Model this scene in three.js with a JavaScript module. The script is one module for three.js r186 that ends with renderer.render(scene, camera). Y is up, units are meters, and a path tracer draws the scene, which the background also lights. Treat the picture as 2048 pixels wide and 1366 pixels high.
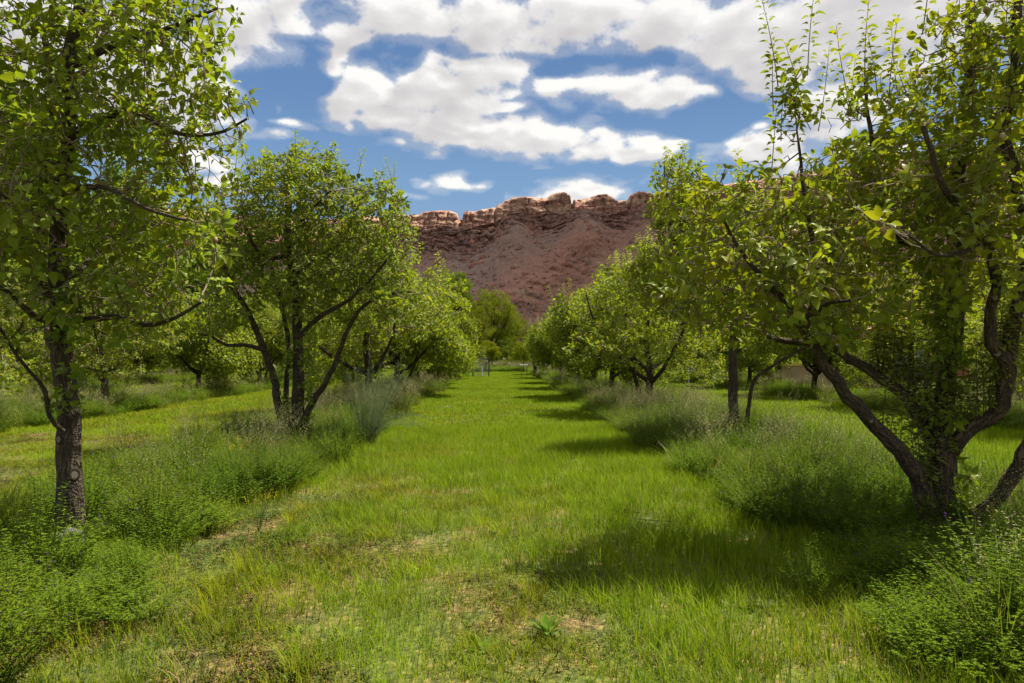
import * as THREE from 'three';
import { createNoise2D, createNoise3D, createNoise4D } from 'simplex-noise';

// ---------------------------------------------------------------- camera, sky, sun, exposure
const W = 1024, H = 683, F = 1365, HY = 708, EYE = 1.6;          // focal length and horizon in photograph pixels
const scene = new THREE.Scene();
const camera = new THREE.PerspectiveCamera(2 * Math.atan(683 / F) * 180 / Math.PI, W / H, 0.05, 6000);
camera.position.set(0, EYE, 0);
camera.rotation.set(Math.atan((HY - 683) / F), 0, 0);
const renderer = new THREE.WebGLRenderer({ antialias: true });
renderer.setSize(W, H);
renderer.toneMapping = THREE.LinearToneMapping;
renderer.toneMappingExposure = 2.05;
renderer.shadowMap.enabled = true;
const SUN_AZ = 60 * Math.PI / 180, SUN_EL = 63 * Math.PI / 180;
const SUN = new THREE.Vector3(Math.sin(SUN_AZ) * Math.cos(SUN_EL), Math.sin(SUN_EL), -Math.cos(SUN_AZ) * Math.cos(SUN_EL));
const sun = new THREE.DirectionalLight(new THREE.Color(1, 0.93, 0.80), 5);
sun.position.copy(SUN).multiplyScalar(120);
sun.castShadow = true; sun.shadow.mapSize.set(4096, 4096);
Object.assign(sun.shadow.camera, { left: -60, right: 60, top: 60, bottom: -60, near: 1, far: 400 });
scene.add(sun);

// ---------------------------------------------------------------- random numbers and noise
function rng(seed) { let a = seed >>> 0; return () => { a = (a + 0x6D2B79F5) >>> 0; let t = a; t = Math.imul(t ^ (t >>> 15), t | 1); t ^= t + Math.imul(t ^ (t >>> 7), t | 61); return ((t ^ (t >>> 14)) >>> 0) / 4294967296; }; }
const N2 = createNoise2D(rng(11)), N3 = createNoise3D(rng(12)), N4 = createNoise4D(rng(13));
const clamp = (x, a = 0, b = 1) => Math.min(b, Math.max(a, x));
const smooth = (a, b, x) => { const t = clamp((x - a) / (b - a)); return t * t * (3 - 2 * t); };
const lerp = (a, b, t) => a + (b - a) * t;
const fbm2 = (x, y, o = 4) => { let s = 0, a = .5, f = 1; for (let i = 0; i < o; i++) { s += a * N2(x * f + i * 17.3, y * f - i * 9.1); a *= .5; f *= 2.03; } return s; };
const fbm3 = (x, y, z, o = 4) => { let s = 0, a = .5, f = 1; for (let i = 0; i < o; i++) { s += a * N3(x * f + i * 7.7, y * f, z * f - i * 3.1); a *= .5; f *= 2.03; } return s; };
const table = (t, x) => { if (x <= t[0][0]) return t[0][1]; for (let i = 1; i < t.length; i++) if (x <= t[i][0]) return lerp(t[i - 1][1], t[i][1], (x - t[i - 1][0]) / (t[i][0] - t[i - 1][0])); return t[t.length - 1][1]; };
// the rows and the path run one degree left of the line of sight
const SKEW = .0176;
const V = (x, y, z) => new THREE.Vector3(x, y, z);
// a point of the place from the bearing and height at which it is seen and its distance ahead in metres
const at = (px, py, depth) => V((px - 1024) / F * depth, EYE + (HY - py) / F * depth, -depth);

// ---------------------------------------------------------------- the sky: blue air with fair-weather cumulus all round
{
  const SKY = .475, w = 4096, h = 2048, data = new Float32Array(w * h * 4), D = Math.PI / 180;
  const blobs = [], R = rng(77);
  const put = (px, py, rx, ry, k = 1) => { const az = Math.atan((px - 1024) / F); const el = Math.atan((HY - py) / F * Math.cos(az)); blobs.push([az / D, el / D, rx / F / D * Math.cos(az), ry / F / D, k]); };
  [[490, 50, 110, 70], [420, 110, 60, 50], [590, 20, 60, 50], [690, 60, 90, 55], [800, 35, 150, 55], [960, 45, 150, 50], [1060, 72, 55, 22], [660, 110, 55, 28],
   [730, 165, 75, 45], [690, 205, 50, 35], [850, 170, 110, 55], [980, 140, 95, 45], [1020, 212, 60, 18], [930, 205, 90, 30],
   [800, 232, 130, 32], [940, 262, 140, 34], [1080, 275, 120, 34], [1200, 292, 95, 28], [1290, 300, 70, 24], [1255, 315, 40, 16], [1350, 288, 40, 6, .7],
   [1215, 160, 110, 40], [1310, 182, 95, 26], [1400, 190, 40, 14], [1120, 170, 50, 20],
   [1180, 25, 140, 50], [1330, 45, 150, 55], [1480, 60, 150, 65], [1640, 50, 180, 80], [1830, 40, 170, 90], [1560, 130, 110, 45], [1680, 210, 120, 50], [1500, 285, 80, 30], [1570, 300, 60, 40], [1515, 245, 28, 14], [1750, 300, 70, 30],
   [915, 366, 58, 14], [1165, 385, 100, 24], [805, 388, 36, 9, .7], [835, 366, 22, 4, .6], [585, 250, 32, 8, .8], [566, 214, 12, 12, .6], [688, 244, 14, 9, .8], [785, 284, 22, 9, .6],
   [380, 190, 90, 100], [250, 120, 150, 110], [445, 368, 45, 18], [530, 268, 34, 8, .7], [390, 310, 60, 30], [100, 60, 160, 80],
   [614, 118, 26, 30, -.8], [775, 110, 48, 20, -.75], [905, 88, 50, 13, -.6], [1190, 126, 80, 20, -.85], [1345, 112, 50, 14, -.7], [560, 165, 60, 40, -1], [1440, 235, 60, 30, -1], [640, 18, 40, 14, -.6]].forEach(b => put(...b));
  // the same kind of clouds everywhere else: drifting banks, smaller and flatter towards the horizon
  for (let i = 0; i < 330; i++) {
    const el = Math.asin(lerp(0.12, .999, Math.pow(R(), 1.25))) / D, az = R() * 360 - 180;
    const inView = Math.abs(az) < 39 && el < 30;
    const s = lerp(3, 9, R()) * (0.35 + el / 45), n = 2 + Math.floor(R() * 3), ox = R(), oy = R();
    if (inView) continue;
    for (let k = 0; k < n; k++) blobs.push([az + (k - n / 2) * s * (.8 + ox) / Math.max(.25, Math.cos(el * D)), el + (oy - .5) * s * .5 * k, s / Math.max(.25, Math.cos(el * D)) * (.7 + R() * .7), s * (.28 + R() * .25) * (1 + el / 60), 1]);
  }
  // blobs binned by azimuth
  const bins = Array.from({ length: 72 * 30 }, () => []);
  for (const b of blobs) for (let e = 0; e < 30; e++) { if (Math.abs(e * 3 + 1.5 - b[1]) > b[3] * 2.1 + 3.2) continue; const pad = 3 / Math.max(.05, Math.cos(Math.min(88, e * 3 + 3) * D)) + 3; for (let k = 0; k < 72; k++) { const d = Math.abs(((k * 5 - 177.5 - b[0] + 900) % 360) - 180); if (d < b[2] * 2.1 + pad) bins[e * 72 + k].push(b); } }
  const dens = (az, el, o) => {
    const bl = bins[Math.min(29, Math.floor(el / 3)) * 72 + ((Math.floor((az + 180) / 5) % 72) + 72) % 72];
    if (!bl.length) return -1;
    const c = Math.cos(el * D), k = 1 / (Math.sin(el * D) + .22), X = Math.sin(az * D) * c * k, Y = Math.cos(az * D) * c * k;
    const wx = N2(X * 5 + 3.3, Y * 5 + 8) * 1.6 / k, wy = N2(X * 5 - 9, Y * 5 - 4) * 1.0 / k;
    let m = 0, hole = 0;
    for (let i = 0; i < bl.length; i++) { const b = bl[i]; const dx = ((((az + wx / c - b[0]) % 360) + 540) % 360 - 180) / b[2], dy = (el + wy - b[1]) / b[3]; const q = dx * dx + dy * dy; if (q < 3) if (b[4] < 0) hole = Math.max(hole, -b[4] * (1 - q / 3)); else m = Math.max(m, b[4] * (1 - q / 3) ** 2 * 1.5) + .12 * Math.max(0, 1 - q) * b[4]; }
    if (m < .12) return -1; if (o > 4 && (el > 34 || Math.abs(az) > 45)) o = 4;
    let n = 0, a = .5, f = 8; for (let i = 0; i < o; i++) { const q = N2(X * f + i * 5.1, Y * f + i * 3.7); n += a * (i < 2 ? q : (.42 - Math.abs(q)) * 1.5); a *= .6; f *= 2.1; }
    return Math.min(m, 1.6) - hole * 1.05 - .64 + n * .66;
  };
  for (let j = 0; j < h; j++) {
    const el = ((j + .5) / h - .5) * 180, e = Math.max(el, 0), t = e / 90;
    const r0 = table([[0, .36], [8, .29], [14, .22], [20, .155], [30, .105], [90, .055]], e), g0 = table([[0, .52], [8, .46], [14, .385], [20, .29], [30, .215], [90, .125]], e), b0 = table([[0, .68], [8, .68], [14, .63], [20, .54], [30, .45], [90, .30]], e);
    for (let i = 0; i < w; i++) {
      const phi = ((i + .5) / w - .5) * 2 * Math.PI, dx = Math.cos(phi), dz = Math.sin(phi);
      const az = Math.atan2(dx, -dz) / D;
      let r = r0, g = g0, b = b0;
      if (el > 1) {
        if (((i & 1) || (j & 1)) && (el > 33 || Math.abs(az) > 44)) { const q = (((j & ~1) * w) + (i & ~1)) * 4, k = (j * w + i) * 4; if (i & 1) { data.copyWithin(k, q, q + 4); continue; } if (j & 1) { data.copyWithin(k, q, q + 4); continue; } }
        const d0 = dens(az, el, 7);
        if (d0 > -.6) {
          const d1 = dens(az + 1.0, el + .9, 3), d2 = dens(az + 2.6, el + 2.2, 2);
          const a = Math.max(smooth(-.06, .58, d0), .26 * smooth(-.6, .1, d0)), od = Math.max(0, d1 - .1) * .5 + Math.max(0, d2 - .15) * .45 + Math.max(0, d0 - d1) * -.25 + smooth(19, 38, el) * .42 * Math.max(0, d0 - .15);
          const lit = Math.exp(-od * 1.0), v = lerp(.46, .98, clamp(lit, 0, 1.08));
          r = lerp(r, v * lerp(.985, 1, lit), a); g = lerp(g, v * lerp(.95, .985, lit), a); b = lerp(b, v * lerp(.97, .965, lit), a);
        }
      }
      const k = (j * w + i) * 4; data[k] = r * SKY; data[k + 1] = g * SKY; data[k + 2] = b * SKY; data[k + 3] = 1;
    }
  }
  const sky = new THREE.DataTexture(data, w, h, THREE.RGBAFormat, THREE.FloatType);
  sky.mapping = THREE.EquirectangularReflectionMapping; sky.magFilter = THREE.LinearFilter; sky.minFilter = THREE.LinearFilter; sky.wrapS = THREE.RepeatWrapping; sky.needsUpdate = true;
  scene.background = sky; scene.environment = sky;
}
// ---------------------------------------------------------------- mesh building helpers
class Build {
  constructor() { this.p = []; this.n = []; this.c = []; this.u = []; this.i = []; }
  vert(x, y, z, nx, ny, nz, c, u = 0, v = 0) { this.p.push(x, y, z); this.n.push(nx, ny, nz); this.c.push(c[0], c[1], c[2]); this.u.push(u, v); return this.p.length / 3 - 1; }
  tri(a, b, c) { this.i.push(a, b, c); }
  geo() {
    const g = new THREE.BufferGeometry();
    g.setAttribute('position', new THREE.Float32BufferAttribute(this.p, 3)); g.setAttribute('normal', new THREE.Float32BufferAttribute(this.n, 3));
    g.setAttribute('color', new THREE.Float32BufferAttribute(this.c, 3)); g.setAttribute('uv', new THREE.Float32BufferAttribute(this.u, 2));
    g.setIndex(this.i); return g;
  }
}
const tA = V(), tB = V(), tC = V(), tD = V();
// a leaf: base o, long axis d, face n; folded along the midrib and bent down towards the tip
function leaf(B, o, d, n, L, Wd, c, { fold = .35, curl = .25, seg = 4, petiole = 0, pc = null } = {}) {
  tA.copy(d).normalize(); tB.copy(n).addScaledVector(tA, -n.dot(tA)).normalize(); tC.crossVectors(tA, tB);
  let ox = o.x, oy = o.y, oz = o.z;
  if (petiole > 0) {
    const q = pc || c, w = L * .018, ex = ox + tA.x * petiole, ey = oy + tA.y * petiole, ez = oz + tA.z * petiole;
    const a = B.vert(ox - tC.x * w, oy - tC.y * w, oz - tC.z * w, tB.x, tB.y, tB.z, q), b = B.vert(ox + tC.x * w, oy + tC.y * w, oz + tC.z * w, tB.x, tB.y, tB.z, q), e = B.vert(ex, ey, ez, tB.x, tB.y, tB.z, q);
    B.tri(a, b, e); ox = ex; oy = ey; oz = ez;
  }
  const row = (t) => {
    const w = Wd * .5 * Math.pow(Math.sin(Math.PI * Math.pow(t, .82)), .85), s = L * (t - curl * .25 * t * t), y = -curl * L * t * t * .9;
    const yl = y + w * fold, slope = Math.atan(2 * curl * t * .9), ca = Math.cos(slope), sa = Math.sin(slope);
    const P = (sw, yy) => [ox + tA.x * s + tC.x * sw + tB.x * yy, oy + tA.y * s + tC.y * sw + tB.y * yy, oz + tA.z * s + tC.z * sw + tB.z * yy];
    const Nn = (k) => { tD.copy(tB).multiplyScalar(ca).addScaledVector(tA, sa).addScaledVector(tC, k * fold).normalize(); return [tD.x, tD.y, tD.z]; };
    return { w, l: [P(-w, yl), Nn(1)], m: [P(0, y), Nn(0)], r: [P(w, yl), Nn(-1)] };
  };
  const V1 = (q, t) => B.vert(...q[0], ...q[1], c, .5, t);
  const base = row(0); let pm = V1(base.m, 0), pl = -1, pr = -1;
  for (let k = 1; k <= seg; k++) {
    const t = k / seg, q = row(t), m = V1(q.m, t);
    if (k === seg) { B.tri(pl, pm, m); B.tri(pm, pr, m); }
    else {
      const l = V1(q.l, t), r = V1(q.r, t);
      if (k === 1) { B.tri(pm, m, l); B.tri(pm, r, m); }
      else { B.tri(pl, pm, m); B.tri(pl, m, l); B.tri(pm, pr, r); B.tri(pm, r, m); }
      pl = l; pr = r;
    }
    pm = m;
  }
}
// a tapering round branch through points; wob gives an uneven outline
function tube(B, pts, rad, sides, c, { cap = true, wob = 0, uvs = 1, seed = 0 } = {}) {
  const n = pts.length; let ref = V(0, 0, 1); const T = V(), X = V(), Y = V(); let len = 0, prev = -1;
  for (let k = 0; k < n; k++) {
    T.copy(pts[Math.min(k + 1, n - 1)]).sub(pts[Math.max(k - 1, 0)]).normalize();
    if (k === 0 && Math.abs(T.z) > .8) ref.set(1, 0, 0);
    X.copy(ref).addScaledVector(T, -ref.dot(T)).normalize(); ref.copy(X); Y.crossVectors(T, X);
    if (k) len += pts[k].distanceTo(pts[k - 1]);
    const start = B.p.length / 3, r = rad[k];
    for (let s = 0; s <= sides; s++) {
      const a = (s % sides) / sides * Math.PI * 2, ca = Math.cos(a), sa = Math.sin(a);
      let rr = r; if (wob) rr *= 1 + wob * (N3(ca * 1.2 + seed, sa * 1.2, len * 2.4) * .6 + N3(ca * 3 + seed, sa * 3, len * 5) * .35);
      B.vert(pts[k].x + (X.x * ca + Y.x * sa) * rr, pts[k].y + (X.y * ca + Y.y * sa) * rr, pts[k].z + (X.z * ca + Y.z * sa) * rr, X.x * ca + Y.x * sa, X.y * ca + Y.y * sa, X.z * ca + Y.z * sa, c, s / sides * Math.max(1, Math.round(rad[0] * 14)) * .5 * uvs, len * uvs);
    }
    if (prev >= 0) for (let s = 0; s < sides; s++) { const a = prev + s, b = prev + s + 1, d = start + s, e = start + s + 1; B.tri(a, b, e); B.tri(a, e, d); }
    prev = start;
  }
  if (cap) { const c0 = B.vert(pts[n - 1].x, pts[n - 1].y, pts[n - 1].z, T.x, T.y, T.z, c, .5, len); for (let s = 0; s < sides; s++) B.tri(prev + s, prev + s + 1, c0); }
}
const names = new Map();
function numbered(n) { const k = names.get(n) || 0; names.set(n, k + 1); return k ? n + '_' + String(k).padStart(3, '0') : n; }
function shade(o) { o.traverse(m => { if (m.isMesh) { m.castShadow = true; m.receiveShadow = true; } }); return o; }
function tag(o, label, category, group, kind) { o.userData = { label, category }; if (group) o.userData.group = group; if (kind) o.userData.kind = kind; return o; }
function group(name, pos) { const g = new THREE.Group(); g.name = numbered(name); if (pos) g.position.copy(pos); scene.add(g); return g; }
function part(name, geo, mat, parent, kind) { const m = new THREE.Mesh(geo, mat); m.name = name; if (kind) m.userData.kind = kind; m.castShadow = m.receiveShadow = true; parent.add(m); return m; }
function inst(name, geo, mat, list, parent) {           // list of {m: Matrix4, c: [r,g,b]}
  const im = new THREE.InstancedMesh(geo, mat, list.length); im.name = parent === scene ? numbered(name) : name; im.userData.kind = 'stuff';
  const col = new THREE.Color();
  list.forEach((q, k) => { im.setMatrixAt(k, q.m); col.setRGB(...(q.c || [1, 1, 1])); im.setColorAt(k, col); });
  im.castShadow = im.receiveShadow = true; parent.add(im); return im;
}
const mQ = new THREE.Quaternion(), mQ2 = new THREE.Quaternion(), UPV = V(0, 1, 0);
function place(pos, yaw, s, axis, sy) { mQ.setFromAxisAngle(UPV, yaw); if (axis) { mQ2.setFromUnitVectors(UPV, axis); mQ.premultiply(mQ2); } return new THREE.Matrix4().compose(pos, mQ, V(s, sy ?? s, s)); }

// ---------------------------------------------------------------- materials
function dataTex(w, h, f, srgb, rx = 1, ry = 1) {
  const d = new Uint8Array(w * h * 4); for (let j = 0; j < h; j++) for (let i = 0; i < w; i++) { const c = f(i / w, j / h); const k = (j * w + i) * 4; for (let q = 0; q < 3; q++) d[k + q] = clamp(c[q]) * 255; d[k + 3] = 255; }
  const t = new THREE.DataTexture(d, w, h); t.wrapS = t.wrapT = THREE.RepeatWrapping; t.magFilter = THREE.LinearFilter; t.minFilter = THREE.LinearMipmapLinearFilter; t.generateMipmaps = true; if (srgb) t.colorSpace = THREE.SRGBColorSpace; t.repeat.set(rx, ry); t.needsUpdate = true; return t;
}
// noise that closes on itself in both directions
const wrap = (u, v, fu, fv, s = 0) => { const a = u * 2 * Math.PI, b = v * 2 * Math.PI; return N4(Math.cos(a) * fu / 2 + s, Math.sin(a) * fu / 2, Math.cos(b) * fv / 2, Math.sin(b) * fv / 2 + s * .7); };
const barkH = (u, v) => { const q = wrap(u, v, 1.2, 1.6, 4) * .06; const a = Math.abs(wrap(u + q, v, 3.2, .8)), b = Math.abs(wrap(u + q, v, 6.5, 2.4, 9)), x = Math.abs(wrap(u, v, 1.5, 7, 21)); return clamp(.1 + 1.25 * Math.min(1, a * 1.5) * .55 + b * .4 + .25 * Math.min(x * 2.2, 1) + wrap(u, v, 14, 9, 3) * .12); };
const barkBump = dataTex(256, 512, (u, v) => { const h = barkH(u, v); return [h, h, h]; });
const barkMap = dataTex(256, 512, (u, v) => { const h = barkH(u, v), m = .5 + .5 * wrap(u, v, 2, 1.4, 31), k = .3 + .72 * h, l = .92 + .16 * m; return [(.41 + .07 * m) * k * l + .06, (.35 + .07 * m) * k * l + .055, (.285 + .065 * m) * k * l + .05]; }, true);
const M = {};
M.bark = new THREE.MeshStandardMaterial({ name: 'fissured bark', map: barkMap, bumpMap: barkBump, bumpScale: .026, roughness: .95, color: new THREE.Color(.54, .48, .42) });
M.twig = new THREE.MeshStandardMaterial({ name: 'smooth grey twig bark', vertexColors: true, roughness: .85, color: new THREE.Color(1, 1, 1) });
const leafMat = (name, through, coat) => new THREE.MeshPhysicalMaterial({ name, vertexColors: true, color: 0xffffff, roughness: .92, transmission: through, thickness: 0, clearcoat: coat, clearcoatRoughness: .26, specularIntensity: coat > .1 ? .3 : .05, side: THREE.DoubleSide });
M.leaf = leafMat('glossy pear leaf', .6, .2);
M.herb = leafMat('soft herb leaf', .5, .0);
M.grass = leafMat('grass blade', .52, .0);
M.straw = new THREE.MeshStandardMaterial({ name: 'dry straw', vertexColors: true, roughness: .95, side: THREE.DoubleSide });
M.pear = new THREE.MeshPhysicalMaterial({ name: 'young pear skin', vertexColors: true, roughness: .5, clearcoat: .2 });
const std = (name, r, g, b, rough = .8, extra = {}) => new THREE.MeshStandardMaterial({ name, color: new THREE.Color(r, g, b), roughness: rough, ...extra });
// ---------------------------------------------------------------- ground
const soilMap = dataTex(1024, 1024, (u, v) => {
  const a = wrap(u, v, 1.6, 1.6), b = wrap(u, v, 5, 5, 7), c = wrap(u, v, 26, 26, 3), d = wrap(u, v, 60, 60, 8);
  const dry = smooth(-.2, .5, a * .5 + b * .5 + c * .3), g = 1 + c * .28 + d * .32;
  return [lerp(.31, .44, dry) * g, lerp(.35, .37, dry) * g, lerp(.11, .22, dry) * g];
}, true, 1, 1);
const soilBump = dataTex(512, 512, (u, v) => { const h = .5 + wrap(u, v, 30, 30, 5) * .3 + wrap(u, v, 60, 60, 2) * .2; return [h, h, h]; });
{
  const B = new Build(), xs = [], zs = [];
  for (let x = -40; x <= 40; x += 1) xs.push(x); for (const x of [60, 120, 300, 700, 1600, 3000]) { xs.push(x); xs.unshift(-x); }
  for (let z = 40; z >= -110; z -= 1) zs.push(z); for (const z of [-150, -300, -700, -1500, -3000]) zs.push(z); for (const z of [100, 300, 1500, 3000]) zs.unshift(z);
  for (const z of zs) for (const x of xs) B.vert(x, Math.abs(x) < 40 && z > -110 && z < 40 ? N2(x * .3, z * .3) * .018 : -.02, z, 0, 1, 0, [1, 1, 1], x / 6, z / 6);
  for (let j = 0; j + 1 < zs.length; j++) for (let i = 0; i + 1 < xs.length; i++) { const a = j * xs.length + i, b = a + xs.length; B.tri(a, a + 1, b + 1); B.tri(a, b + 1, b); }
  const g = B.geo(); g.deleteAttribute('color'); g.computeVertexNormals();
  const m = new THREE.Mesh(g, new THREE.MeshStandardMaterial({ name: 'thatch and soil', map: soilMap, bumpMap: soilBump, bumpScale: .03, roughness: 1 }));
  m.name = 'ground'; m.receiveShadow = true; tag(m, 'grassy orchard ground with dry thatch and bare soil showing', 'ground', null, 'structure'); scene.add(m);
}
// ---------------------------------------------------------------- the red rock mesa
const CREST = [[-900, 470], [-300, 440], [300, 415], [600, 440], [760, 432], [838, 427], [850, 421], [880, 419], [900, 420], [914, 427], [919, 436], [924, 438], [928, 426], [935, 423], [950, 424], [965, 419], [990, 415], [1000, 408], [1020, 396], [1045, 393], [1075, 394], [1094, 394], [1102, 387], [1115, 384], [1130, 385], [1139, 391], [1143, 397], [1145, 410], [1147, 398], [1160, 394], [1180, 391], [1195, 386], [1215, 386], [1228, 392], [1238, 399], [1246, 396], [1252, 400], [1255, 406], [1258, 398], [1262, 387], [1275, 382], [1295, 382], [1312, 386], [1340, 384], [1370, 380], [1420, 372], [1500, 360], [1600, 345], [1700, 330], [1800, 318], [1900, 306], [2040, 292], [2300, 285], [3200, 330]];
const CD = 860;                                                     // distance of the rim in metres
const rimY = (x) => (HY - table(CREST, 1024 + x / CD * F)) / F * CD + EYE;
// metres up the face at which the rim cliff starts
const rimS = (x) => { let s = 0; for (let k = -6; k <= 6; k++) s += rimY(x + k * 4.5); return s / 13; };
const cliffBase = (x) => rimS(x) - (25 + 5 * N2(x * .02, 4)) - smooth(120, 400, x) * 18;
function mesaPoint(x, s, out) {
  const top = rimY(x), cb = cliffBase(x), lb = cb - 34 - 16 * N2(x * .011, 9) + 16 * smooth(-20, 90, x) * (1 - smooth(150, 220, x));
  let y, d;
  // profile: talus, ledges, cliff, rounded brow, plateau behind
  if (s < .5) { const t = s / .5; y = lb * (t * .9 + t * t * .1); d = lerp(500, 792, Math.pow(t, .93)); }
  else if (s < .72) { const t = (s - .5) / .22; y = lerp(lb, cb, t); d = lerp(792, 838, t); }
  else if (s < .92) { const t = (s - .72) / .2; y = lerp(cb, top - 10, t); d = lerp(838, 846, t); }
  else if (s < .98) { const t = (s - .92) / .06; y = top - 10 + 10 * Math.sin(t * Math.PI / 2); d = 846 + 17 * (1 - Math.cos(t * Math.PI / 2)); }
  else { const t = (s - .98) / .02; y = top - 10 * t; d = 863 + t * 120; }
  const px = 1024 + x / d * F, py = HY - (y - EYE) / d * F;
  const tal = 1 - smooth(.44, .56, s), led = smooth(.44, .54, s) * (1 - smooth(.70, .75, s)), cli = smooth(.70, .74, s) * (1 - smooth(.96, .99, s));
  // gullies and ribs of the slope, running straight down
  const rib = N2(x * .013 + y * .004, 3.3) * 12 + (1 - Math.abs(N2(x * .03 + y * .012, y * .006 + 8))) * 5;
  d -= rib * (tal * smooth(0, .2, s) * .8 + led * .9);
  // the red spur that runs down to the left below the cleft
  const u = (py - 470) / 150, cx = 1180 - 150 * u * (1 + .25 * u), off = (px - cx) / (34 + 40 * Math.max(u, 0));
  if (u > -.2 && u < 1.3) d -= 22 * Math.exp(-off * off) * smooth(-.2, .1, u) * (1 - smooth(.9, 1.3, u));
  // beds: harder layers stand out as small steps
  const bed = y / 7 + fbm2(x * .01, y * .012, 3) * 2.6 + x * .006, fr = bed - Math.floor(bed);
  const spur = Math.exp(-off * off * .5) * smooth(-.1, .1, u) * (1 - smooth(.8, 1.2, u));
  d += (smooth(0, .25, fr) - fr) * -5 * smooth(-.55, .35, N2(x * .022 + 7, y * .05)) * clamp(led * 1.1 + spur * .5 + tal * .12 * smooth(.2, .5, N2(x * .01, y * .02)));
  d += fbm3(x * .05, y * .09, 2, 4) * (3 + 6 * led + 5 * spur) + (1 - Math.abs(N2(x * .05 + y * .03, y * .02 + 17))) * 5 * led + fbm2(x * .5, y * .6, 2) * (1 + led * 1.6) + fbm2(x * .22, y * .3, 3) * (1.4 + led * 1);
  // joints and alcoves of the cliff
  if (cli > 0) {
    const j = 1 - Math.abs(N2(x * .045 + fbm2(x * .02, y * .03, 2) * .5, y * .004)), j2 = 1 - Math.abs(N2(x * .16, y * .012 + 6));
    d += cli * (Math.pow(j, 9) * 5 + Math.pow(j2, 12) * 1.6 + N2(x * .018, 40) * 8 + fbm3(x * .06, y * .06, 7, 3) * 3);
    const ck = (px - 1145) / 2.2; d += cli * 22 * Math.exp(-ck * ck); const c2 = (px - 990) / 2.4; d += cli * 7 * Math.exp(-c2 * c2); const c3 = (px - 921) / 4; d += cli * smooth(.8, .9, s) * 20 * Math.exp(-c3 * c3);
    const bnd = Math.sin(y * .9 + N2(x * .02, 2) * 3); d += cli * bnd * .7; 
    if (px > 1145) { const lg = smooth(408, 412, py) - 1; d += -lg * 7 * smooth(1148, 1160, px) * (1 - smooth(1246, 1256, px)); }
  }
  out.set(x, y, -d); return { px, py, tal, led, cli, spur, fr };
}
function mesaColour(x, y, q) {
  const n = fbm3(x * .03, y * .05, 1, 4), f = fbm3(x * .25, y * .35, 5, 3), g = 1 + f * .34 + n * .22;
  const mix = (a, b, t) => [lerp(a[0], b[0], t), lerp(a[1], b[1], t), lerp(a[2], b[2], t)];
  const ROCK = [.38, .195, .14], RED = [.39, .19, .13], TALUS = [.32, .22, .175], TAN = [.54, .335, .23], PALE = [.44, .30, .19], VARNISH = [.20, .095, .075];
  let c = mix(TALUS, RED, clamp(smooth(-30, 30, x - 95 - (y - 150) * 1.07 + n * 40) * .5 + smooth(-.1, .5, N2(x * .01 + 4, y * .014) + n * .5) * .3));            // grey-brown scree over red beds
  c = mix(c, RED, clamp(q.spur * 1.1 + f * .3 * q.spur));
  const pale = Math.exp(-(((q.px - 1045 - (q.py - 590) * .8) / 16) ** 2) - ((q.py - 592) / 9) ** 2); c = mix(c, PALE, clamp(pale * 1.2 + f * pale));
  c = mix(c, q.fr < .35 ? VARNISH : ROCK, q.led * .8);
  c = mix(c, mix(ROCK, TAN, smooth(-.4, .5, N2(x * .01, y * .09) + n)), q.cli);
  c = mix(c, VARNISH, q.cli * smooth(.3, .8, N2(x * .11, y * .018 + 3) + n * .5) * .5);               // dark streaks down the cliff
  return [c[0] * g, c[1] * g, c[2] * g];
}
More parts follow.
